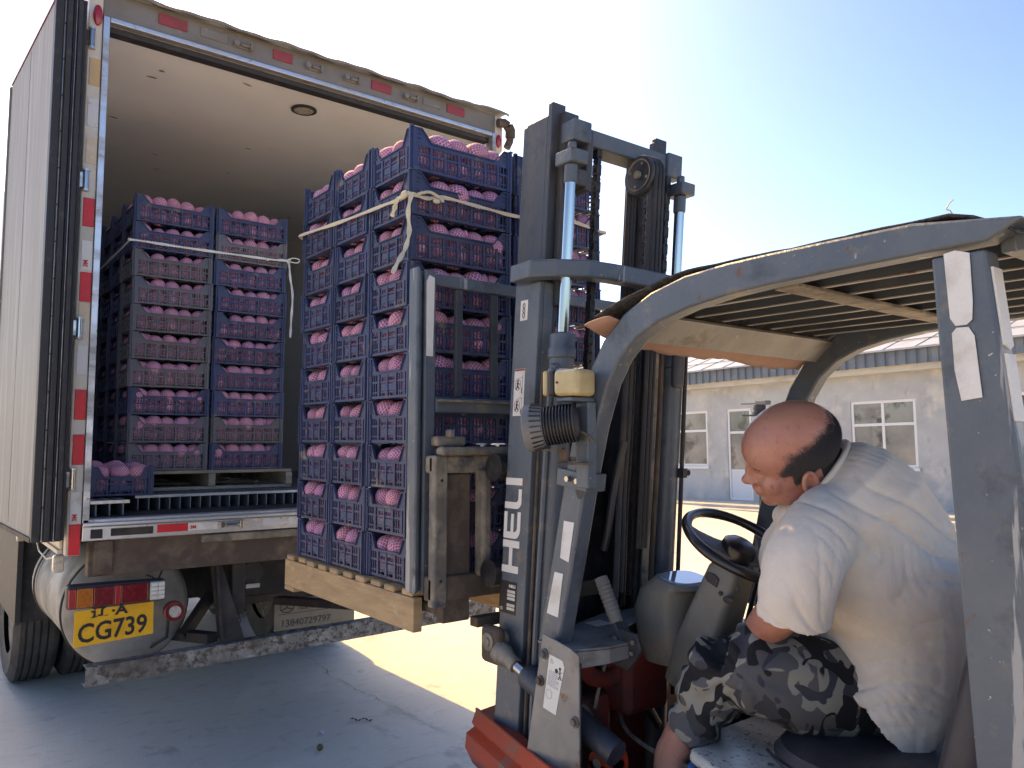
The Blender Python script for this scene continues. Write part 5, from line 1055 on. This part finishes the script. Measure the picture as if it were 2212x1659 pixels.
# ---- instrument pod and steering column
DX = 1.80
def loft(name, secs, mt, par=None, n=28, p=4.0, sub=0, bev=0):
    """secs: (centre, axisA, axisB, a, b) superellipse rings"""
    rs = []
    for c, A, B, a, b_ in secs:
        ring = []
        for k in range(n):
            t = 2*math.pi*k/n; cx, sy = math.cos(t), math.sin(t)
            ring.append(c+A*(a*math.copysign(abs(cx)**(2/p), cx))+B*(b_*math.copysign(abs(sy)**(2/p), sy)))
        rs.append(ring)
    q = MB(); q.rings(rs); return q.build(name, mt, par or fl, smooth=True, angle=35)
Yv, Xv, Zv = Vector((0, 1, 0)), Vector((1, 0, 0)), Vector((0, 0, 1))
pc0, pc1, pc2 = at(1455, 1385, X=DX), at(1448, 1310, X=DX), at(1478, 1248, X=DX)
tA = (Yv*.95+Zv*.16).normalized()
loft('instrument_pod', [(pc0+Vector((0, 0, -.05)), Yv, Xv, .062, .08), (pc0, Yv, Xv, .083, .095), (pc1, Yv, Xv, .084, .10), (at(1458, 1270, X=DX), Yv, Xv, .078, .098), (pc2+Vector((0, 0, -.012)), tA, Xv, .070, .092), (pc2+Vector((0, 0, -.002)), tA, Xv, .062, .084)], dash_m, p=3.2)
loft('instrument_glass', [(pc2+Vector((0, 0, -.004)), tA, Xv, .056, .076), (pc2+Vector((0, 0, .003)), tA, Xv, .052, .072)], gauge_m, p=3.0)
cb, ct_ = at(1520, 1400, X=DX-.02), at(1585, 1222, X=DX-.02); cd_ = (ct_-cb).normalized(); cA = cd_.cross(Xv).normalized()
loft('steering_column', [(cb-cd_*.12, cA, Xv, .06, .06), (cb, cA, Xv, .068, .065), (cb.lerp(ct_, .5), cA, Xv, .058, .058), (ct_-cd_*.02, cA, Xv, .050, .052), (ct_, cA, Xv, .042, .046)], dash_m, p=4.5)
q = MB(); c = at(1552, 1243, X=DX-.082); q.prism([at(a, b_, X=DX-.079) for a, b_ in ((1527, 1236), (1541, 1240), (1552, 1252), (1547, 1270), (1527, 1256), (1521, 1246))], (.004, 0, 0)); q.build('column_switch', lampblk, fl, bevel=.003)
for a, rx, ry in (((1556, 1282), .006, .006), ((1593, 1272), .006, .008), ((1573, 1296), .017, .009)):
    c = at(*a, X=DX-.078); q = MB(); q.ell(c, (.0035, rx, ry)); q.build('column_hole', lampblk, fl)
hub = at(1601, 1174, X=DX); wn = Vector((-.0, -.50, .866))
# wheel plane normal from the ellipse seen: tilted up towards the driver
wx = Vector((1, 0, 0)); wy = wn.cross(wx).normalized()
WR = .152; wcen = hub-wn*.035
q = MB(); q.tube([wcen+wn*.03+wx*(math.cos(t)*WR)+wy*(math.sin(t)*WR) for t in [k*2*math.pi/56 for k in range(56)]], [.0135+(.0007*math.sin(k*7)) for k in range(56)], 14, closed=True); sw = q.build('steering_wheel', wheelm, fl, smooth='all')
for an in (146, 322):
    a = R(an); d = wx*math.cos(a)+wy*math.sin(a); s_ = wn.cross(d); q = MB()
    q.rings([[wcen+d*r_+s_*w+wn*h for w, h in ((-ww, h0), (ww, h0), (ww, h0+.012), (0, h0+.018), (-ww, h0+.012))] for r_, ww, h0 in ((.02, .042, -.005), (.06, .036, .0), (.11, .027, .012), (.148, .03, .022))]); q.build('spoke', spoke_m, sw, smooth=True, bevel=.002)
q = MB(); q.lathe([(.045, -.012), (.05, .0), (.048, .018), (.046, .03), (.036, .038), (.015, .042), (.0001, .042)], wcen, wn, 32); q.build('hub', wheelm, sw, smooth=True)
q = MB(); q.cyl(ct_-cd_*.01, wcen+wn*0, .028, 20); q.cyl(ct_-cd_*.005, ct_+cd_*.015, .036, 20); q.build('column_shaft', dash_m, fl, smooth=True)
kn = wcen+wn*.03+wx*.10-wy*.10; q = MB(); q.cyl(kn, kn+wn*.05, .015, 14); q.build('wheel_knob', wheelm, sw, smooth=True)
# control levers beyond the column
for a, b_ in (((1655, 1195), (1612, 1350)), ((1668, 1195), (1628, 1352)), ((1682, 1195), (1645, 1355))):
    q = MB(); q.tube([at(*b_, X=2.08), at((a[0]+b_[0])/2-2, (a[1]+b_[1])/2, X=2.07), at(*a, X=2.05)], .0075, 8); q.ell(at(*a, X=2.05), (.016, .016, .024)); q.build('control_lever', rubber, fl, smooth=True)
# far side cowl, far side body
q = MB(); q.prism([(2.0, 1.64, 1.1), (2.3, 1.64, 1.1), (2.3, 1.25, 1.13), (2.0, 1.25, 1.13)], (0, 0, .012)); q.build('side_cowl', greypanel, fl, bevel=.004)
q = MB(); q.box(2.0, 2.3, 1.2, 1.65, .6, 1.098); q.build('side_body', dash_m, fl, bevel=.01)
for i in range(5): q = MB(); q.box(2.16, 2.22, 1.36+i*.018, 1.37+i*.018, 1.135, 1.137); q.build('cowl_mark', whiterefl, fl)
# hood under the seat
HZ = .955
hood = [(1.545, 1.285), (1.58, 1.31), (1.70, 1.345), (2.2, 1.35), (2.3, 1.2), (2.3, .25), (1.36, .25), (1.42, .98)]
q = MB(); q.prism([(x, y, HZ-.032) for x, y in hood], (0, 0, .032)); hd = q.build('hood', hood_m, fl, bevel=.018, seg=4)
q = MB(); hh = [(x-(.005 if x < 1.6 else 0), y+(.005 if y > 1 else 0)) for x, y in hood]; q.prism([(x, y, HZ-.19) for x, y in hh], (0, 0, .150)); q.build('hood_blue_band', hoodblue, fl, bevel=.01)
q = MB(); q.prism([(x, y, .5) for x, y in hood], (0, 0, HZ-.192-.5)); q.build('hood_side', greypanel, fl, bevel=.006)
q = MB(); q.box(1.28, 2.34, -.35, .50, .3, 1.05); q.build('counterweight', paintblue, fl, bevel=.05, seg=4)
# seat
SXC = 1.80
loft('seat_cushion', [(Vector((SXC, .86, HZ+.001)), Yv, Xv, .24, .21), (Vector((SXC, .86, HZ+.016)), Yv, Xv, .285, .245), (Vector((SXC, .86, HZ+.04)), Yv, Xv, .29, .25), (Vector((SXC, .86, HZ+.058)), Yv, Xv, .275, .235), (Vector((SXC, .85, HZ+.066)), Yv, Xv, .22, .18)], seat_m, p=2.8)
q = MB(); q.tube(smooth_path([(1.556, .70, HZ+.035), (1.548, .86, HZ+.036), (1.56, 1.02, HZ+.036), (1.62, 1.12, HZ+.035)]), .004, 6); q.build('seat_piping', seat_m, fl, smooth=True)
bA = (Zv*.97-Yv*.22).normalized(); bB = bA.cross(Xv).normalized()
s0 = Vector((SXC, .70, HZ+.02))
loft('seat_back', [(s0, Xv, bB, .23, .05), (s0+bA*.06, Xv, bB, .25, .065), (s0+bA*.2, Xv, bB, .245, .06), (s0+bA*.34, Xv, bB, .24, .055), (s0+bA*.42, Xv, bB, .225, .05), (s0+bA*.47, Xv, bB, .19, .04), (s0+bA*.49, Xv, bB, .12, .025)], seat_m, p=3)
q = MB(); q.tube(smooth_path([s0+Xv*-.245+bB*-.05+bA*.02, s0+Xv*-.258+bB*-.045+bA*.12, s0+Xv*-.25+bB*-.045+bA*.25, s0+Xv*-.225+bB*-.04+bA*.36]), .0035, 6); q.build('seat_piping', lamp_al, fl, smooth=True)
# dark felt mat laid over the guard with a pinkish board under its front edge
rows = []; mx_, my_ = 34, 26
for j in range(my_+1):
    y = .44+(1.43-.44)*j/my_; r_ = []
    for i in range(mx_+1):
        x = 1.41+(2.34-1.41)*i/mx_; z = 2.0905+.001*math.sin(x*19+y*3)+.001*math.sin(y*23+x*7)
        if y > 1.10: z = 2.0905-(y-1.10)**2*.85+.006*math.sin(x*21)*((y-1.12)/.3)+(.02*max(0, (1.62-x)/.2)*((y-1.12)/.3))
        if y < .58: z -= (.58-y)**1.2*.9
        r_.append((x-(.04*max(0, (y-1.3)/.15) if i == 0 else 0), y, z+random.uniform(-.001, .001)))
    rows.append(r_)
q = MB(); q.grid(rows); o = q.build('roof_mat', cloth_m, None, normals=False, smooth=True); sf = o.modifiers.new('s', 'SOLIDIFY'); sf.thickness = .005; sf.offset = 1
tag(o, 'dark felt mat laid on top of the fork lift overhead guard, sagging over its front', 'mat'); recenter(o)
rows = []
for j in range(9):
    t = j/8; r_ = []
    for i in range(31):
        x = 1.37+(2.30-1.37)*i/30; y = 1.375+.09*t-.02*t*(x-1.37); z = 1.985-.020*t-.012*t*t-.02*t*(x-1.37)+.004*math.sin(x*17)*t+(.05*max(0, (1.50-x)/.13)*(.5+.5*t))
        if t > .95: z += random.uniform(-.004, .004)
        r_.append((x, y, z))
    rows.append(r_)
q = MB(); q.grid(rows); o = q.build('backing_board', cardb, None, normals=False, smooth=True); sf = o.modifiers.new('s', 'SOLIDIFY'); sf.thickness = .003
tag(o, 'pinkish board hanging under the front edge of the fork lift roof mat', 'board'); recenter(o)
q = MB()
c = Vector((1.415, .585, 2.088)); q.tube(smooth_path([c, c+Vector((0, .006, .012)), c+Vector((0, .012, .016)), c+Vector((0, .006, .026)), c+Vector((0, .0, .03))]), .0013, 5); 
tag(recenter(q.build('frayed_string', rope_m, None, smooth=True)), 'frayed string tied round the rear corner of the roof mat', 'string')
# ------------------------------------------------------------------ driver
pe = thing('person', (1.85, .95, .95), 'balding driver in cream t-shirt and grey camouflage trousers leaning out to look at the load', 'person')
def P_(px, py, F): return at(px, py, F=F)
IR_ = RT.copy(); IR_.z = 0; IR_.normalize(); TC = -FW.copy(); TC.z = 0; TC.normalize()      # picture right / towards the viewer, as plain world directions of this body
IRv = Vector((.790, -.613, 0)); TCv = Vector((-.613, -.790, 0)); ZV = Vector((0, 0, 1))
def ring(c, A, B, a, b_, n=28, p=2.3, mod=None):
    out = []
    for k in range(n):
        t = 2*math.pi*k/n; cx, sy = math.cos(t), math.sin(t); o = Vector()
        q = c+A*(a*math.copysign(abs(cx)**(2/p), cx))+B*(b_*math.copysign(abs(sy)**(2/p), sy))
        out.append(q+(mod(t) if mod else o))
    return out
def limb(q, pts, rs, n=20, fl=1.0):
    q.tube(smooth_path(pts, 6), [r for r in interp(rs, 6)], n)
def interp(rs, n):
    out = []
    for i in range(len(rs)-1):
        for k in range(n): t = k/n; t = t*t*(3-2*t); out.append(rs[i]*(1-t)+rs[i+1]*t)
    return out+[rs[-1]]
def organic(q, name, mt, par, vox=.008, sm=6, fac=.5, disp=None, post=None):
    o = q.build(name, mt, None)
    r = o.modifiers.new('r', 'REMESH'); r.mode = 'VOXEL'; r.voxel_size = vox; r.use_smooth_shade = True
    s_ = o.modifiers.new('s', 'SMOOTH'); s_.iterations = sm; s_.factor = fac
    bpy.context.view_layer.update(); dg = bpy.context.evaluated_depsgraph_get()
    me = bpy.data.meshes.new_from_object(o.evaluated_get(dg)); bpy.data.objects.remove(o)
    if disp:
        nn = [v.normal.copy() for v in me.vertices]
        for v, n_ in zip(me.vertices, nn): v.co = v.co+n_*disp(v.co, n_)
    if post: me = post(me)
    base = parent_world(par)
    for v in me.vertices: v.co -= base
    me.materials.clear(); me.materials.append(mt); me.polygons.foreach_set('use_smooth', [True]*len(me.polygons)); me.name = name
    o = bpy.data.objects.new(name, me); COL.objects.link(o); o.parent = par; return o
from mathutils import noise as mn
# --- head -------------------------------------------------
HS = 1.13
HC = P_(1703, 976, 1.93)
pit = R(25); f0 = (-IRv*math.cos(pit)-ZV*math.sin(pit)).normalized(); u0 = (ZV*math.cos(pit)-IRv*math.sin(pit)).normalized()
rl_ = R(28); uu = (u0*math.cos(rl_)+TCv*math.sin(rl_)).normalized(); f0 = (f0-uu*f0.dot(uu)); f0 = (f0*math.cos(R(8))+uu.cross(f0)*math.sin(R(-8))).normalized(); ll = uu.cross(f0).normalized()
HM = Matrix((f0, ll, uu)).transposed()
def hp(x, y, z): return HC+HM@(Vector((x, y, z))*HS)
def hv(r): return tuple(a*HS for a in r)
q = MB()
def he(c, r, rx=0, ry=0, rz=0): q.ell(hp(*c), hv(r), HM@Euler((rx, ry, rz)).to_matrix(), nu=28, nv=18)
he((-.012, 0, .028), (.100, .079, .084)); he((.006, 0, .024), (.090, .076, .080)); he((.022, 0, -.035), (.068, .062, .078))
he((.028, 0, -.078), (.056, .052, .038)); he((.062, 0, -.098), (.022, .024, .018)); he((.02, .033, -.07), (.05, .028, .03), ry=.3); he((.02, -.033, -.07), (.05, .028, .03), ry=.3)
he((.066, .0, .014), (.022, .050, .018)); he((.058, .036, -.034), (.026, .026, .028)); he((.058, -.036, -.034), (.026, .026, .028))
he((.091, 0, -.010), (.010, .009, .022), ry=-.35); he((.101, 0, -.030), (.014, .012, .012)); he((.094, .011, -.034), (.009, .008, .008)); he((.094, -.011, -.034), (.009, .008, .008))
he((.085, 0, -.060), (.012, .022, .007)); he((.082, 0, -.072), (.012, .020, .007)); he((.07, 0, -.062), (.02, .03, .03)); he((-.03, 0, -.05), (.05, .056, .05)); he((.03, 0, -.092), (.05, .045, .022))
NB = P_(1768, 1030, 1.965)
q.tube(smooth_path([hp(-.01, 0, -.02), hp(-.035, 0, -.055), NB, NB+IRv*.06-ZV*.05], 5), interp([.058*HS, .066*HS, .078*HS, .085*HS], 5), 24)
def eyes(v, n_):
    l = HM.transposed()@((v-HC)/HS); d = 0
    for s in (-1, 1):
        e = (Vector((l.x-.079, (l.y-s*.031)*1.0, (l.z+.008)*1.25))).length
        d -= .0045*math.exp(-(e/.015)**2)
        lid = math.exp(-((l.z+.013+.25*(abs(l.y)-.031))/.0022)**2)*math.exp(-((l.y-s*.031)/.013)**2) if l.x > .05 else 0
        d -= .0030*lid
        d -= .0022*math.exp(-((math.hypot(l.z+.045, (l.x-.085)*.6))/.004)**2)*math.exp(-((abs(l.y)-.02)/.005)**2)
        fold = abs((l.z+.048)+.9*(abs(l.y)-.024)); d -= .0005*math.exp(-(fold/.003)**2)*(1 if l.x > .06 and .012 < abs(l.y) < .04 and -.07 < l.z < -.03 else 0)
    d -= .0026*math.exp(-((l.z+.066+.12*abs(l.y))/.0024)**2)*math.exp(-(l.y/.024)**2)*(1 if l.x > .05 else 0)
    return d
body = organic(q, 'body', skin_m, pe, vox=.0042, sm=7, disp=eyes)
# ears
def ear(s):
    q = MB(); n = 16; c = Vector((-.010, s*.072, -.040)); pts = []
    for i in range(n+1):
        a = R(-100+300*i/n); rr = .030 if 0 else 1; pts.append(hp(c.x-.0145*math.cos(a)*-1*-1+.002, c.y+s*(.006+.005*math.sin(a*.5)**2), c.z+.028*math.sin(a)+.002))
    q.tube(pts, interp([.0035, .0048, .0052, .0052, .005, .006, .006, .0065, .006], 2)[:n+1], 8)
    q.ell(hp(c.x-.003, c.y+s*.001, c.z), hv((.014, .006, .024)), HM, nu=18, nv=12)
    q.ell(hp(c.x+.003, c.y+s*.005, c.z-.026), hv((.009, .0055, .010)), HM, nu=14, nv=10); q.ell(hp(c.x+.012, c.y+s*.004, c.z-.006), hv((.004, .005, .008)), HM, nu=10, nv=8)
    q.tube([hp(c.x-.004, c.y+s*.006, c.z+.016), hp(c.x-.009, c.y+s*.007, c.z+.004), hp(c.x-.005, c.y+s*.006, c.z-.012)], .003*HS, 8)
    return organic(q, 'ear', skin_m, pe, vox=.0022, sm=4)
ear(1); ear(-1)
for s in (-1, 1):
    q = MB(); q.ell(hp(.0650, s*.031, -.011), hv((.0095, .0115, .0075)), HM, nu=18, nv=12); q.build('eye', eye_m, pe, smooth='all')
    q = MB(); q.ell(hp(.0690, s*.031, -.013), hv((.0055, .006, .0055)), HM, nu=14, nv=10); q.build('iris', hair_m, pe, smooth='all')
    q = MB(); q.tube([hp(.0875-(.0, .002, .010)[i], s*(.017+.013*i), .0095+.002*(1-abs(i-1))) for i in range(3)], [.0016, .0022, .0012], 8); q.build('eyebrow', hair_m, pe, smooth=True)
# --- hair: thousands of short flat strands rooted on the scalp
bm = body.data; base = parent_world(pe); V = []; Fh = []; rnd = random.Random(3); bm.calc_loop_triangles()
def sst(e0, e1, x): t = min(1, max(0, (x-e0)/(e1-e0))); return t*t*(3-2*t)
def hairmask(l):
    x, y, z = l; nz = .010*mn.noise(Vector((x*35, y*35, z*35)))+.005*mn.noise(Vector((x*90, y*90, z*90)))
    top = .046-.42*x if x > -.03 else .0586+.06*(-.03-x)
    m = sst(-.014, .040, top+nz*1.3-z)                       # fades out towards the bald crown
    m *= sst(-.010, .026, .038+nz*1.3-x)                     # temple line
    low = -.022 if x > -.042 else -.064+.2*(x+.10)
    if -.002 < x: low = -.046 if x < .020 else -.014
    m *= sst(0, .010, z-low+nz*.6)                   # round the ear and nape
    return m if abs(y) > .02 or x < -.03 else 0
for t in bm.loop_triangles:
    c = sum((bm.vertices[i].co for i in t.vertices), Vector())/3; l = HM.transposed()@((c+base-HC)/HS)
    if l.length > .16: continue
    mk = hairmask(l)
    if mk <= 0: continue
    nn = t.normal; cnt = int(t.area*1.5e6*mk+rnd.random())
    a, b_, c3 = (bm.vertices[i].co for i in t.vertices)
    for _ in range(cnt):
        u, v = rnd.random(), rnd.random()
        if u+v > 1: u, v = 1-u, 1-v
        p0 = a+(b_-a)*u+(c3-a)*v; down = (-uu*.7-f0*.35).normalized(); dirv = (nn*.8+down*.8+Vector((rnd.uniform(-.3, .3), rnd.uniform(-.3, .3), rnd.uniform(-.3, .3)))).normalized()
        L = rnd.uniform(.005, .011)*(.5+.5*mk); w = dirv.cross(nn).normalized()*.00045; o_ = len(V)
        V += [p0-w, p0+w, p0+dirv*L]; Fh.append((o_, o_+1, o_+2))
me = bpy.data.meshes.new('hair'); me.from_pydata(V, [], Fh); me.materials.append(hair_m); ho = bpy.data.objects.new('hair', me); COL.objects.link(ho); ho.parent = pe; ho['kind'] = 'stuff'
# hair shade on the scalp itself: painted by a point attribute on the skin (stubble tone)
at_ = bm.attributes.new('stubble', 'FLOAT', 'POINT'); vals = []
for v in bm.vertices:
    l = HM.transposed()@((v.co+base-HC)/HS); vals.append((hairmask(l)*.72 if l.length < .16 else 0))
at_.data.foreach_set('value', vals)
t = skin_m.node_tree; N = t.nodes; L = t.links; bs = N['Principled BSDF']; src = bs.inputs['Base Color'].links[0].from_socket
an = N.new('ShaderNodeAttribute'); an.attribute_name = 'stubble'; mx = N.new('ShaderNodeMix'); mx.data_type = 'RGBA'; L.new(an.outputs['Fac'], mx.inputs[0]); L.new(src, mx.inputs[6]); mx.inputs[7].default_value = (.05, .043, .05, 1); L.new(mx.outputs[2], bs.inputs['Base Color'])
# --- shirt ------------------------------------------------
F0_ = 1.95
def hemoff(t):     # ring angle 0 = picture right (back), 90 = towards viewer, 180 = front
    near = max(0, math.sin(t)); frnt = max(0, -math.cos(t)); back = max(0, math.cos(t))
    near = max(0, math.sin(t-.35)); return ZV*(-.03*near+.185*frnt**1.2+.15*back**1.3)
sp_ = [((2012, 1552), (1748, 1545), .222), ((2034, 1500), (1762, 1490), .222), ((2050, 1430), (1778, 1425), .210), ((2064, 1325), (1775, 1365), .197), ((2056, 1215), (1745, 1310), .198), ((2022, 1105), (1712, 1262), .20), ((1968, 1018), (1692, 1205), .205), ((1905, 968), (1688, 1150), .17), ((1860, 955), (1694, 1120), .125), ((1830, 957), (1703, 1100), .10)]
FB_ = [1.95]*7+[1.955, 1.96, 1.97]
q = MB(); rs = []
for i, ((bk, ft, hw_), F_) in enumerate(zip(sp_, FB_)):
    a_, b_ = P_(*bk, F_), P_(*ft, F_); c = (a_+b_)/2; A = (a_-b_)/2; B = (TCv*1.0-IRv*(.0 if i < 6 else .12)).normalized()
    rs.append(ring(c, A.normalized(), B, A.length, hw_, 40, 2.4, hemoff if i == 0 else (lambda t: hemoff(t)*.45) if i == 1 else None))
q.rings(rs)
# near shoulder and sleeve
limb(q, [P_(1835, 1095, 1.90), P_(1775, 1150, 1.82), P_(1742, 1205, 1.77), P_(1724, 1270, 1.76), P_(1714, 1338, 1.77)], [.085, .092, .088, .084, .083], 28)
limb(q, [P_(1830, 1090, 2.02), P_(1762, 1125, 2.12), P_(1722, 1180, 2.18), P_(1712, 1240, 2.2)], [.085, .09, .085, .08], 24)
q.ell(P_(1790, 1165, 1.93), (.12, .12, .11)); q.ell(P_(1740, 1210, 1.98), (.10, .12, .12)); 
q.ell(P_(1735, 1120, 1.96), (.06, .08, .05))
def folds(v, n_):
    p = v; w = mn.noise_vector(p*5)*.05; pw = p+w
    a = HM and 0
    u = pw.dot(IRv); z = pw.z; s_ = pw.dot(TCv)
    sx0, sz0 = P_(1810, 1390, 1.8).dot(IRv), P_(1810, 1390, 1.8).z      # pull point at the arm pit side
    du, dz = u-sx0, z-sz0; rr = math.hypot(du, dz)+1e-5; an = math.atan2(dz, du)
    fan = math.sin(an*17+3*mn.noise(p*6))*math.exp(-((rr-.10)/.14)**2)*(1 if du > -.03 else .3)
    diag = math.sin((u*.75+z*.66)*85+4*mn.noise(p*4))*.5*math.exp(-((z-1.45)/.12)**2)
    hor = math.sin((z*1.0+u*.22)*120+3*mn.noise(p*5))*math.exp(-((z-1.15)/.12)**2)*.6
    rdg = lambda q_: (1-abs(q_))**3
    e1, e2, e3 = math.exp(-((rr-.09)/.12)**2), math.exp(-((z-1.47)/.12)**2), math.exp(-((z-1.17)/.11)**2)
    k1 = max(0, min(1, .5+1.6*mn.noise(p*4.5+Vector((3, 1, 7))))); k2 = max(0, min(1, .45+1.8*mn.noise(p*5+Vector((9, 4, 2))))); k3 = max(0, min(1, .5+1.8*mn.noise(p*5.5+Vector((5, 8, 1)))))
    d = -.009*rdg(math.sin(an*13+6*mn.noise(p*5)))*e1*k1*(1 if z > 1.2 else .5)-.010*rdg(math.sin((u*.62+z*.78)*62+7*mn.noise(p*3.2)))*e2*k2-.009*rdg(math.sin((z+u*.25)*74+7*mn.noise(p*3.6)))*e3*k3+.006*mn.noise(p*6)+.002*mn.noise(p*15)-.0022*rdg(math.sin((u*.55+z*.83)*150+9*mn.noise(p*4)))*k3*(1 if u > P_(1760, 1250, 1.85).dot(IRv) else .6)-.0012*rdg(min(1, abs(mn.noise(p*11+Vector((2, 2, 2))))*3.2))-.0006*rdg(min(1, abs(mn.noise(p*26))*3))
    zc = v.z
    return d
def cut_hem(me): return me
shirt = organic(q, 'shirt', shirt_m, pe, vox=.006, sm=5, disp=folds)
# collar band
q = MB(); cc = P_(1766, 1028, 1.97); A_ = (IRv*.64+ZV*.77).normalized(); B_ = (TCv-IRv*.12).normalized()
q.tube([cc+A_*(math.cos(t)*.110)+B_*(math.sin(t)*.103) for t in [k*2*math.pi/36 for k in range(36)]], .008, 10, closed=True); q.build('collar', shirt_m, pe, smooth='all')
# sleeve hem seam and open cuff rim
se = P_(1714, 1338, 1.77); sdv = (P_(1714, 1338, 1.77)-P_(1724, 1270, 1.76)).normalized(); A2 = sdv.cross(TCv).normalized(); B2 = sdv.cross(A2)
for k_, off, rr in ():
    q = MB(); q.tube([se+sdv*off+A2*(math.cos(t)*rr)+B2*(math.sin(t)*rr) for t in [k*2*math.pi/40 for k in range(40)]], .0035 if off > 0 else .0012, 8, closed=True); q.build(k_, shirt_m, pe, smooth='all')
# --- arms and hands ----------------------------------------
def hand(q, w, d, palm_n, s=1., curl=1.0, side=1):
    d = d.normalized(); x = palm_n.cross(d).normalized(); nrm = d.cross(x).normalized()
    q.rings([ring(w+d*t*s, x, nrm, a*s, b_*s, 16, 2.6) for t, a, b_ in ((-.01, .027, .021), (.02, .033, .019), (.05, .041, .017), (.08, .042, .015), (.092, .038, .012))])
    for i, (l, r_) in enumerate(((.068, .0088), (.078, .0092), (.073, .0088), (.058, .0078))):
        b0 = w+(d*.082+x*((-1.5+i)*.021))*s; dirs = d.copy(); pts = [b0-d*.02*s, b0]; p = b0
        for k, seg in enumerate((.45, .32, .23)):
            an = R((28, 40, 30)[k])*curl; dirs = (dirs*math.cos(an)-nrm*math.sin(an)).normalized(); p = p+dirs*l*seg*s; pts.append(p)
        q.tube(pts, [r_*s, r_*s, r_*s*.96, r_*s*.9, r_*s*.7], 10)
    tb = w+(d*.03+x*side*.03)*s; q.tube([tb-x*side*.012*s, tb+(x*side*.022+d*.018-nrm*.01)*s, tb+(x*side*.030+d*.045-nrm*.022)*s, tb+(x*side*.026+d*.066-nrm*.03)*s], [.014*s, .0125*s, .0105*s, .008*s], 10)
q = MB()
el = P_(1706, 1392, 1.80); wr = P_(1610, 1430, 2.03)
limb(q, [P_(1728, 1250, 1.77), P_(1700, 1300, 1.79), P_(1674, 1334, 1.84), P_(1640, 1368, 1.94), wr], [.054, .056, .050, .042, .032], 20)
hand(q, wr, (P_(1560, 1440, 2.12)-wr), Vector((0, 0, 1)), 1.05, .6, -1)
organic(q, 'left_arm'.replace('left_', ''), skin_m, pe, vox=.005, sm=4)
q = MB(); wr2 = P_(1684, 1262, 2.36); limb(q, [P_(1718, 1200, 2.2), P_(1735, 1330, 2.28), P_(1710, 1300, 2.34), wr2], [.055, .052, .042, .031], 18); hand(q, wr2, (P_(1672, 1215, 2.38)-wr2), Vector((-1, .2, 0)), 1.0, 1.3, 1)
organic(q, 'arm', skin_m, pe, vox=.005, sm=4)
# --- trousers -----------------------------------------------
q = MB()
limb(q, [P_(1935, 1520, 1.97), P_(1850, 1498, 1.94), P_(1740, 1478, 1.90), P_(1645, 1450, 1.90), P_(1574, 1424, 1.93)], [.115, .122, .118, .104, .090], 28)
limb(q, [P_(1572, 1424, 1.93), P_(1545, 1470, 1.95), P_(1515, 1530, 1.98), P_(1485, 1582, 2.0)], [.090, .078, .072, .068], 26)
limb(q, [P_(1915, 1510, 2.07), P_(1830, 1470, 2.15), P_(1700, 1440, 2.25), P_(1610, 1440, 2.32)], [.14, .12, .10, .09], 24)
limb(q, [P_(1610, 1440, 2.32), P_(1580, 1500, 2.35), P_(1560, 1560, 2.38)], [.09, .08, .07], 24)
q.ell(P_(1935, 1530, 2.03), (.14, .15, .10)); q.ell(P_(1585, 1418, 1.95), (.06, .06, .055)); q.ell(P_(1640, 1500, 1.92), (.07, .06, .05))
def pfold(v, n_):
    w = mn.noise_vector(v*4)*.04; p = v+w; u = p.dot(IRv); z = p.z
    kx, kz = P_(1560, 1440, 1.93).dot(IRv), P_(1560, 1440, 1.93).z; du, dz = u-kx, z-kz; an = math.atan2(dz, du); rr = math.hypot(du, dz)
    fan = math.sin(an*9+2*mn.noise(p*5))*math.exp(-((rr-.12)/.09)**2)
    shin = math.sin((z*.9+u*.9)*95+2.5*mn.noise(p*6))*(1 if (z < kz-.03 and u < kx+.03) else 0)
    return .0055*fan+.0052*shin+.006*mn.noise(p*8)+.002*mn.noise(p*22)
organic(q, 'trousers', camo_m, pe, vox=.006, sm=5, disp=pfold)
q = MB(); b0 = P_(1790, 1500, 1.84)
q.tube(smooth_path([P_(1965, 1560, 1.80), P_(2020, 1520, 1.84), P_(2055, 1455, 1.93), P_(2060, 1430, 2.0)]), .02, 10); q.build('belt', belt_m, pe, smooth=True)
# feet: bare ankle and foot in a slipper on the floor plate
q = MB(); ak = P_(1472, 1600, 2.0); ft = Vector((ak.x-.05, ak.y+.10, .66))
limb(q, [P_(1480, 1570, 2.0), P_(1462, 1610, 2.01), P_(1450, 1650, 2.02), Vector((ak.x-.02, ak.y+.03, .665))], [.045, .044, .045, .04], 18)
limb(q, [Vector((ak.x+.0, ak.y-.05, .65)), Vector((ak.x-.03, ak.y+.04, .66)), Vector((ak.x-.07, ak.y+.13, .645)), Vector((ak.x-.08, ak.y+.18, .635))], [.034, .040, .036, .024], 16)
organic(q, 'foot', skin_m, pe, vox=.006, sm=5)
q = MB(); limb(q, [P_(1560, 1550, 2.38), P_(1555, 1600, 2.4), P_(1540, 1630, 2.45)], [.05, .045, .03], 16); organic(q, 'foot', skin_m, pe, vox=.008, sm=4)
